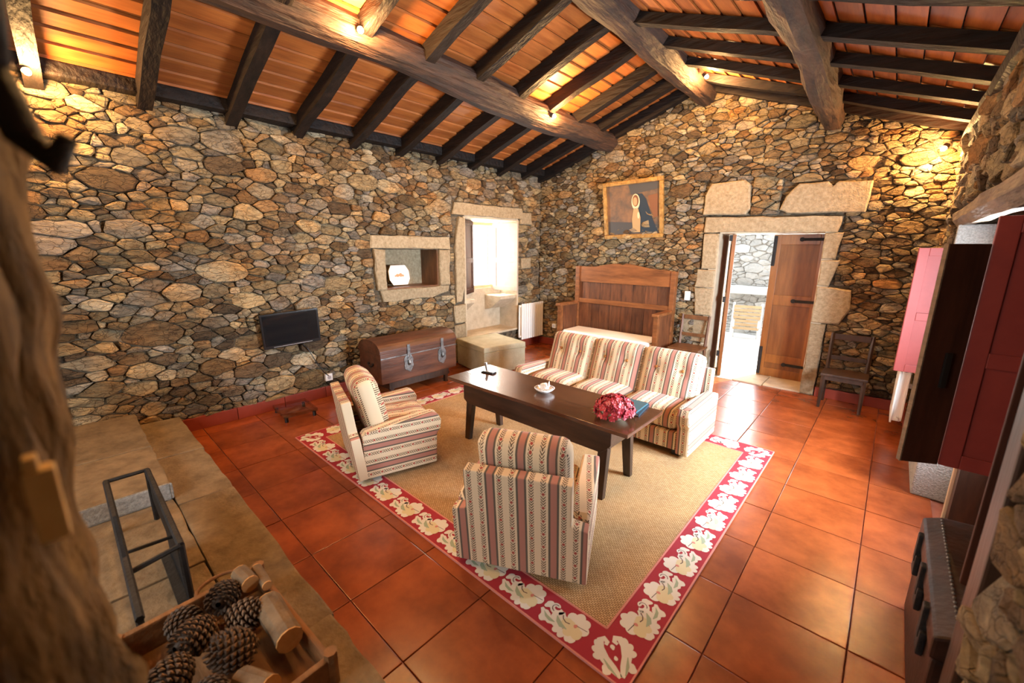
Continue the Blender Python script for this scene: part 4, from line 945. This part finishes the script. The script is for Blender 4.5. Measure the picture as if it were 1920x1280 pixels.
ph = thing('desk_holder', 'small black holder with a slim silver upright on the table end', 'holder', (-2.80, 2.73, ZT), R(10))
box('tray', (-.07, -.035, 0), (.07, .035, .012), 'black_plastic', ph, .004); box('tray_lip', (-.055, -.026, .012), (.07, .026, .02), 'silver', ph, .003)
b = MB(); T = Matrix.Translation((-.015, 0, .016)) @ Matrix.Rotation(R(-14), 4, 'Y'); b.box((-.014, -.010, 0), (.014, .010, .085), T=T); b.obj('upright', 'silver', ph, bevel=.003)

# ------------------------------------------------------------------ trunk under the niche
tr = thing('domed_chest', 'domed brown wooden chest on short legs with two iron hasps', 'chest', (-4.57, 3.01, 0))
hw, hl = .25, .575
box('body', (-hw, -hl, .19), (hw, hl, .56), 'trunk_wood', tr, .008)
prof = [(hw+.008, .562), (hw+.008, .60)]+[(hw*math.cos(R(a)), .60+.115*math.sin(R(a))) for a in range(20, 161, 14)]+[(-hw-.008, .60), (-hw-.008, .562)]
T = Matrix(((1, 0, 0, 0), (0, 0, 1, 0), (0, 1, 0, 0), (0, 0, 0, 1))); b = MB(); b.prism(prof, -hl-.008, hl+.008, T=T); lid = b.obj('lid', 'trunk_wood', tr, bevel=.004)
for y in (-.19, .33):
    o = MB(); T2 = Matrix(((0, 0, 1, hw), (1, 0, 0, y), (0, 1, 0, 0), (0, 0, 0, 1)))
    o.prism([(-.072*math.cos(R(a))*(.82+.18*abs(math.sin(R(a*3)))), .40+.115*math.sin(R(a))*(1-.1*math.cos(R(a*5)))) for a in range(0, 360, 15)][::-1], .0, .008, T=T2); pl = o.obj('lock_plate', 'worn_iron', tr)
    o = MB(); o.box((hw+.008, y-.020, .42), (hw+.018, y+.020, .63)); o.tube([(hw+.014, y, .44), (hw+.026, y, .40), (hw+.016, y, .37)], [.016, .022, .012], 8); o.obj('hasp', 'worn_iron', pl, bevel=.002)
for x in (hw+.001, ):
    box('edge_strip', (x, -hl, .50), (x+.006, hl, .512), 'worn_iron', tr)
b = MB(); b.tube([(.03+.05*math.cos(R(a)), -hl-.014, .42+.035*math.sin(R(a))) for a in range(180, 361, 20)], .009, 8); b.tube([(-.02, -hl, .42), (-.02, -hl-.018, .42)], .014, 8); b.tube([(.08, -hl, .42), (.08, -hl-.018, .42)], .014, 8); b.obj('ring_handle', 'iron', tr)
for x in (-.2, .2):
    for y in (-.42, .42): box('leg', (x-.022, y-.022, 0), (x+.022, y+.022, .10), 'dark_wood_v', tr)
box('stand_rail', (.18, -.46, .10), (.222, .46, .19), 'dark_wood_v', tr); box('stand_rail', (-.222, -.46, .10), (-.18, .46, .19), 'dark_wood_v', tr)
for y in (-.44, .44): box('stand_cross', (-.18, y-.02, .10), (.18, y+.02, .19), 'dark_wood_v', tr)

# ------------------------------------------------------------------ ottoman
ot = thing('ottoman', 'square ottoman in a pale olive fitted cloth cover beside the domed chest', 'ottoman', (-4.43, 4.37, 0), R(-12))
box('cover_skirt', (-.40, -.365, .012), (.40, .365, .335), 'ottoman_cloth', ot, .012); box('cover_top', (-.405, -.37, .336), (.405, .37, .42), 'ottoman_cloth', ot, .018)
for (p, q) in (((.41, -.37), (.41, .37)), ((-.41, -.37), (.41, -.37))): b = MB(); b.tube([(p[0], p[1], .336), (q[0], q[1], .336)], .005, 6); b.obj('piping', 'ottoman_cloth', ot)

# ------------------------------------------------------------------ settle
st = thing('settle', 'high backed wooden settle with plank back against the stone wall', 'settle', (-3.20, 5.88, 0))
w2 = .83
for s in (-1, 1):
    box('back_post', (s*w2-.035, .20, 0), (s*w2+.035, .30, 1.50 if s < 0 else 1.47), 'settle_wood', st, .008)
    box('front_post', (s*w2-.035, -.30, 0), (s*w2+.035, -.23, .86), 'settle_wood', st, .008)
    box('side_panel', (s*w2-.014, -.23, .10), (s*w2+.014, .20, .86), 'settle_board', st)
    box('arm_rest', (s*w2-.05, -.34, .86), (s*w2+.05, .20, .905), 'settle_wood', st, .012)
T = Matrix(((1, 0, 0, 0), (0, 0, 1, .24), (0, 1, 0, 0), (0, 0, 0, 1))); b = MB()
b.prism([(-.795, 1.24), (.795, 1.24), (.795, 1.475), (.45, 1.50), (.2, 1.545), (.06, 1.565), (0, 1.54), (-.08, 1.56), (-.25, 1.545), (-.5, 1.50), (-.795, 1.495)], -.018, .018, T=T); b.obj('crest_rail', 'settle_wood', st, bevel=.004)
box('mid_rail', (-.795, .215, .885), (.795, .255, .96), 'settle_wood', st, .005)
for k in range(8):
    x = -.795+.1988*k; box('back_board', (x+.002, .245, .42), (x+.1965, .262, 1.26), 'settle_board', st, .003)
box('seat_board', (-.80, -.30, .36), (.80, .245, .395), 'settle_wood', st, .005); box('front_board', (-.795, -.285, .04), (.795, -.262, .36), 'settle_board', st)
cs = thing('seat_pad', 'long white seat pad lying on the wooden settle', 'cushion', (-3.20, 5.88, .396))
bm = bmesh.new(); bmesh.ops.create_cube(bm, size=1); bmesh.ops.scale(bm, vec=(1.56, .50, .075), verts=bm.verts); bmesh.ops.translate(bm, vec=(0, -.04, .038), verts=bm.verts); bmesh.ops.bevel(bm, geom=bm.edges[:], offset=.025, segments=3, affect='EDGES')
me = bpy.data.meshes.new('pad'); bm.to_mesh(me); bm.free(); link('pad', me, cs, ['cushion_white'])
b = MB(); b.tube([(-.78, -.292, .01), (.78, -.292, .01)], .005, 6); b.obj('piping', 'dark_wood', cs)

# ------------------------------------------------------------------ two plain wooden chairs
def chair(label, loc, rz, sw, sd_, sh, bh, m, slats):
    t = thing('wooden_chair', label, 'chair', loc, rz)      # front faces -y
    hw_, hd = sw/2, sd_/2
    box('seat', (-hw_-.01, -hd-.015, sh-.028), (hw_+.01, hd, sh), m, t, .006)
    for s in (-1, 1):
        b = MB(); b.tube([(s*(hw_-.02), -hd+.02, sh-.028), (s*(hw_-.015), -hd+.01, 0)], [.024, .015], 4); b.obj('leg', m, t)
        b = MB(); b.tube([(s*(hw_-.02), hd-.02, 0), (s*(hw_-.02), hd-.025, sh), (s*(hw_-.015), hd+.035, bh)], [.017, .021, .018], 4); b.obj('leg', m, t)
        box('side_stretcher', (s*(hw_-.03)-.008, -hd+.03, sh*.45), (s*(hw_-.03)+.008, hd-.03, sh*.45+.025), m, t)
    box('seat_rail', (-hw_+.03, -hd+.005, sh-.075), (hw_-.03, -hd+.025, sh-.028), m, t)
    for z0, z1 in slats:
        y = hd-.025+.06*((z0+z1)/2-sh)/(bh-sh); box('back_slat', (-hw_+.035, y-.009, z0), (hw_-.035, y+.009, z1), m, t, .004)
chair('brown wooden chair between the settle and the doorway', (-2.02, 5.93, 0), 0, .40, .38, .44, .865, 'chair_wood', ((.80, .86), (.56, .605)))
chair('dark wooden chair against the rubble wall by the door hinge side', (-.245, 5.95, 0), 0, .40, .34, .41, .83, 'dark_wood_v', ((.755, .825), (.52, .57)))

# ------------------------------------------------------------------ radiators
def radiator(label, loc, rz, n, h, pitch=.062):
    t = thing('radiator', label, 'radiator', loc, rz); wd = n*pitch
    for k in range(n):
        x = -wd/2+pitch*(k+.5); b = MB(); b.box((x-pitch*.41, -.045, 0), (x+pitch*.41, -.030, h)); b.box((x-.012, -.030, .02), (x+.012, .03, h-.02)); b.box((x-pitch*.40, .025, .03), (x+pitch*.40, .04, h-.03)); b.obj('fin', 'white_enamel', t, bevel=.004)
    for z in (.05, h-.05): b = MB(); b.tube([(-wd/2-.02, 0, z), (wd/2+.02, 0, z)], .016, 8); b.obj('header_pipe', 'white_enamel', t)
    b = MB(); b.tube([(wd/2+.02, 0, h-.05), (wd/2+.05, 0, h-.05)], .02, 8); b.obj('valve', 'worn_iron', t)
    b = MB(); b.box((-wd/2+.05, .04, h*.6), (-wd/2+.09, .062, h*.6+.04)); b.box((wd/2-.09, .04, h*.6), (wd/2-.05, .062, h*.6+.04)); b.obj('wall_bracket', 'white_enamel', t)
radiator('white ribbed radiator in the corner beside the stone window', (XA+.10, 5.86, .17), R(90), 10, .65)
radiator('white ribbed radiator on the side wall under the far red shutter', (XR-.105, 5.62, .13), R(-90), 9, .60)

# ------------------------------------------------------------------ television, cable, sockets, switch
tv = thing('television', 'small black flat television hung on the rubble wall', 'television', (XA+.10, 1.69, .92), R(0))
Ttv = Matrix.Rotation(R(3.5), 4, 'X') @ Matrix.Rotation(R(7), 4, 'Y') @ Matrix.Rotation(R(-6), 4, 'Z')
def tvb(nm, lo, hi, m, bev=0): o = box(nm, lo, hi, m, tv, bev); o.matrix_local = Ttv
tvb('cabinet', (-.03, -.295, -.20), (.012, .295, .19), 'black_plastic', .005); tvb('screen', (.0122, -.275, -.165), (.0135, .275, .172), 'screen'); tvb('stripe', (.0122, -.20, -.188), (.0135, .20, -.182), 'silver')
box('wall_mount', (-.115, -.06, -.06), (-.025, .06, .06), 'iron', tv)
cb = thing('power_cable', 'thin black cable running from the television to the wall socket', 'cable', (XA+.06, 1.8, .7))
b = MB(); b.tube([(.0, .0, .02), (-.0, .06, -.06), (.01, .13, -.22), (.02, .2, -.36), (.0, .265, -.43)], .006, 6); b.obj('cord', 'black_plastic', cb, smooth=True)
def socket(name, label, cat, loc, rz, w_, h_, hole=True):
    t = thing(name, label, cat, loc, rz); box('plate', (-w_/2, -.012, -h_/2), (w_/2, .03, h_/2), 'white_plastic', t, .004)
    if hole: b = MB(); b.tube([(0, -.0125, 0), (0, -.016, 0)], .022, 16); b.obj('outlet', 'paint_grey' if 0 else 'silver', t)
    else: box('rocker', (-w_*.33, -.017, -h_*.33), (w_*.33, -.012, h_*.33), 'white_plastic', t, .002)
socket('wall_socket', 'white round socket with the television plug on the long wall', 'socket', (XA+.05, 2.07, .25), R(90), .085, .085)
socket('wall_socket', 'white socket low on the wall between radiator and settle', 'socket', (-4.56, YB-.055, .38), 0, .08, .08)
socket('light_switch', 'cream light switch on the wall beside the doorway', 'switch', (-2.18, YB-.05, 1.13), 0, .07, .13, False)

# clear plastic stand on the floor below the television
ac = thing('clear_tray', 'clear plastic tray on dark feet lying on the tiles', 'tray', (-4.66, 1.56, 0), R(-4))
for lo, hi in [((-.21, -.17, .05), (.21, .17, .058)), ((-.21, -.17, .058), (-.20, .17, .085)), ((.20, -.17, .058), (.21, .17, .085)), ((-.20, -.17, .058), (.20, -.16, .085)), ((-.20, .16, .058), (.20, .17, .085))]: box('clear_panel', lo, hi, 'acrylic', ac)
for x in (-.18, .18):
    for y in (-.14, .14): b = MB(); b.tube([(x, y, 0), (x, y, .05)], .018, 10); b.obj('foot', 'black_plastic', ac)

# ------------------------------------------------------------------ framed painting, plate in the niche
pc = thing('framed_painting', 'gilt framed old painting of a kneeling figure in a blue cloak', 'painting', (-3.12, YB-.06, 2.38)); pc.rotation_euler = (R(9), R(-1.0), 0)
pw, phh, fwid = .49, .43, .06
for lo, hi in [((-pw, -.03, phh-fwid), (pw, .02, phh)), ((-pw, -.03, -phh), (pw, .02, -phh+fwid)), ((-pw, -.03, -phh+fwid), (-pw+fwid, .02, phh-fwid)), ((pw-fwid, -.03, -phh+fwid), (pw, .02, phh-fwid))]: box('frame_rail', lo, hi, 'gilt', pc, .012)
cv = box('canvas', (-pw+fwid, .0, -phh+fwid), (pw-fwid, .012, phh-fwid), 'canvas', pc)
def paint(nm, pts, m, k):
    b = MB(); b.add([(x, -.0025*k, z) for x, z in pts], [tuple(range(len(pts)))]); b.obj(nm, m, cv)
ell = lambda cx_, cz_, rx, rz_, n=16: [(cx_+rx*math.cos(2*math.pi*i/n), cz_+rz_*math.sin(2*math.pi*i/n)) for i in range(n)]
paint('painted_shade', [(-.42, -.36), (.42, -.36), (.42, -.24), (.1, -.20), (-.42, -.16)], 'paint_grey', 1)
paint('painted_shade', [(-.02, .22), (.42, .27), (.42, .36), (-.06, .36)], 'paint_grey', 1)
paint('painted_cloak', [(.0, -.34), (.40, -.34), (.33, -.18), (.27, 0), (.22, .14), (.16, .22), (.06, .23), (.0, .12), (.04, 0), (.02, -.18)], 'paint_blue', 2)
paint('painted_veil', ell(.055, .11, .068, .115), 'rug_cream', 3); paint('painted_hair', ell(.055, .125, .050, .085), 'paint_brown', 4); paint('painted_face', ell(.05, .115, .034, .062), 'paint_skin', 5)
paint('painted_dress', [(.0, -.34), (.12, -.34), (.13, -.12), (.09, .02), (.02, .02), (-.01, -.14)], 'paint_cream', 3); paint('painted_hands', ell(.10, -.09, .02, .05), 'rug_cream', 5)
paint('painted_glow', [(.25, .18), (.40, .20), (.40, -.12), (.34, -.14), (.29, 0)], 'paint_brown', 2)
plt = thing('octagonal_plate', 'white octagonal plate standing in the stone niche', 'plate', (-5.20, 3.33, 1.275)); plt.rotation_euler = (0, R(-12), 0)
def octo(r1, r2, c=.42): return [(-r1, -r2*c), (-r1*(1-c*.7), -r2), (r1*(1-c*.7), -r2), (r1, -r2*c), (r1, r2*c), (r1*(1-c*.7), r2), (-r1*(1-c*.7), r2), (-r1, r2*c)]
Tp = Matrix(((0, 0, 1, 0), (1, 0, 0, 0), (0, 1, 0, .142), (0, 0, 0, 1)))
b = MB(); b.prism(octo(.165, .14), 0, .012, T=Tp); b.obj('plate_body', 'porcelain', plt, bevel=.004)
b = MB(); b.prism(octo(.168, .143), -.002, .006, T=Tp); b.obj('rim_line', 'gold_line', plt)
b = MB()
for (x, z, rx, rz_) in ((-.03, -.005, .03, .022), (.02, .0, .028, .028), (.055, -.01, .02, .016), (-.065, -.012, .016, .012)): b.add([Tp @ Vector((p[0], p[1], .0128)) for p in ell(x, z, rx, rz_, 10)], [tuple(range(10))])
b.obj('painted_scene', 'paint_skin', plt)

# ------------------------------------------------------------------ leather trunk in the right recess
lt = thing('leather_trunk', 'dark leather covered trunk with brass studs in the window recess', 'trunk', (.535, 2.265, 0))
box('body', (-.24, -.43, .0), (.24, .43, .42), 'leather', lt, .012)
prof = [(-.25, .423), (.25, .423), (.25, .50), (.19, .535), (.08, .55), (-.08, .55), (-.19, .54), (-.25, .51)]
T = Matrix(((1, 0, 0, 0), (0, 0, -1, 0), (0, 1, 0, 0), (0, 0, 0, 1))); b = MB(); b.prism(prof, -.44, .44, T=T); b.obj('lid', 'leather', lt, bevel=.012)
for y in (-.25, .02, .28): b = MB(); b.box((-.266, y-.022, .36), (-.24, y+.022, .50)); b.box((-.262, y-.04, .30), (-.241, y+.04, .40)); b.obj('lock_hasp', 'iron', lt, bevel=.006)
b = MB(); rn = random.Random(8)
for k in range(26): b.lathe([(.006, 0), (.004, .004), (.0005, .006)], 6, 0, (.02+.09*math.cos(k*.42), .22+.12*math.sin(k*.42)*(1 if k < 15 else .5), .551))
for k in range(30): y = -.40+.8*k/29; b.lathe([(.006, 0), (.004, .004), (.0005, .006)], 6, 0, (-.19, y, .541))
b.obj('studs', 'worn_iron', lt)['kind'] = 'stuff'

# ------------------------------------------------------------------ courtyard outside the door
gx = struct(box('courtyard_ground', (-6, YB+.62, -.06), (4, 12, .0), 'courtyard'))
mpO = lambda u, v, h: (u, 9.9-h, v)
b = MB(); b.box((-5, 9.93, 0), (2, 10.4, 3.6)); wall_out = struct(b.obj('wall_courtyard', 'courtyard'))
pmat('pale_rubble', (.42, .40, .36), (.66, .63, .58), 9, .9, .7, bscale=22, rnd=.2)
MATS['rubble_keep'] = MATS['rubble']; MATS['rubble'] = MATS['pale_rubble']
lay_stones(rubble((-3.4, -.9, 0, 3.2), [(0, -1, 0)], [(-2.7, -1.4, .86, 1.04)], [(.17, 40), (.11, 250), (.07, 900), (.045, 1500)], 14), mpO, wall_out, 24, flip=True, keep=120)
MATS['rubble'] = MATS['rubble_keep']
box('ledge_stone', (-2.7, 9.72, .87), (-1.4, 9.95, 1.03), 'courtyard', wall_out, .02)
gc = thing('garden_chair', 'folded slatted wooden garden chair outside the open doorway', 'chair', (-2.05, 9.2, 0), R(12))
for s in (-1, 1): b = MB(); b.tube([(s*.25, -.02, 0), (s*.25, .25, .72)], .022, 4); b.obj('side_rail', 'white_enamel', gc); b = MB(); b.tube([(s*.22, .25, 0), (s*.22, -.05, .40)], .018, 4); b.obj('leg', 'white_enamel', gc)
for k in range(7): z = .20+.07*k; y = .02+z*.30; box('slat', (-.24, y-.02, z), (.24, y-.004, z+.055), 'garden_wood', gc)
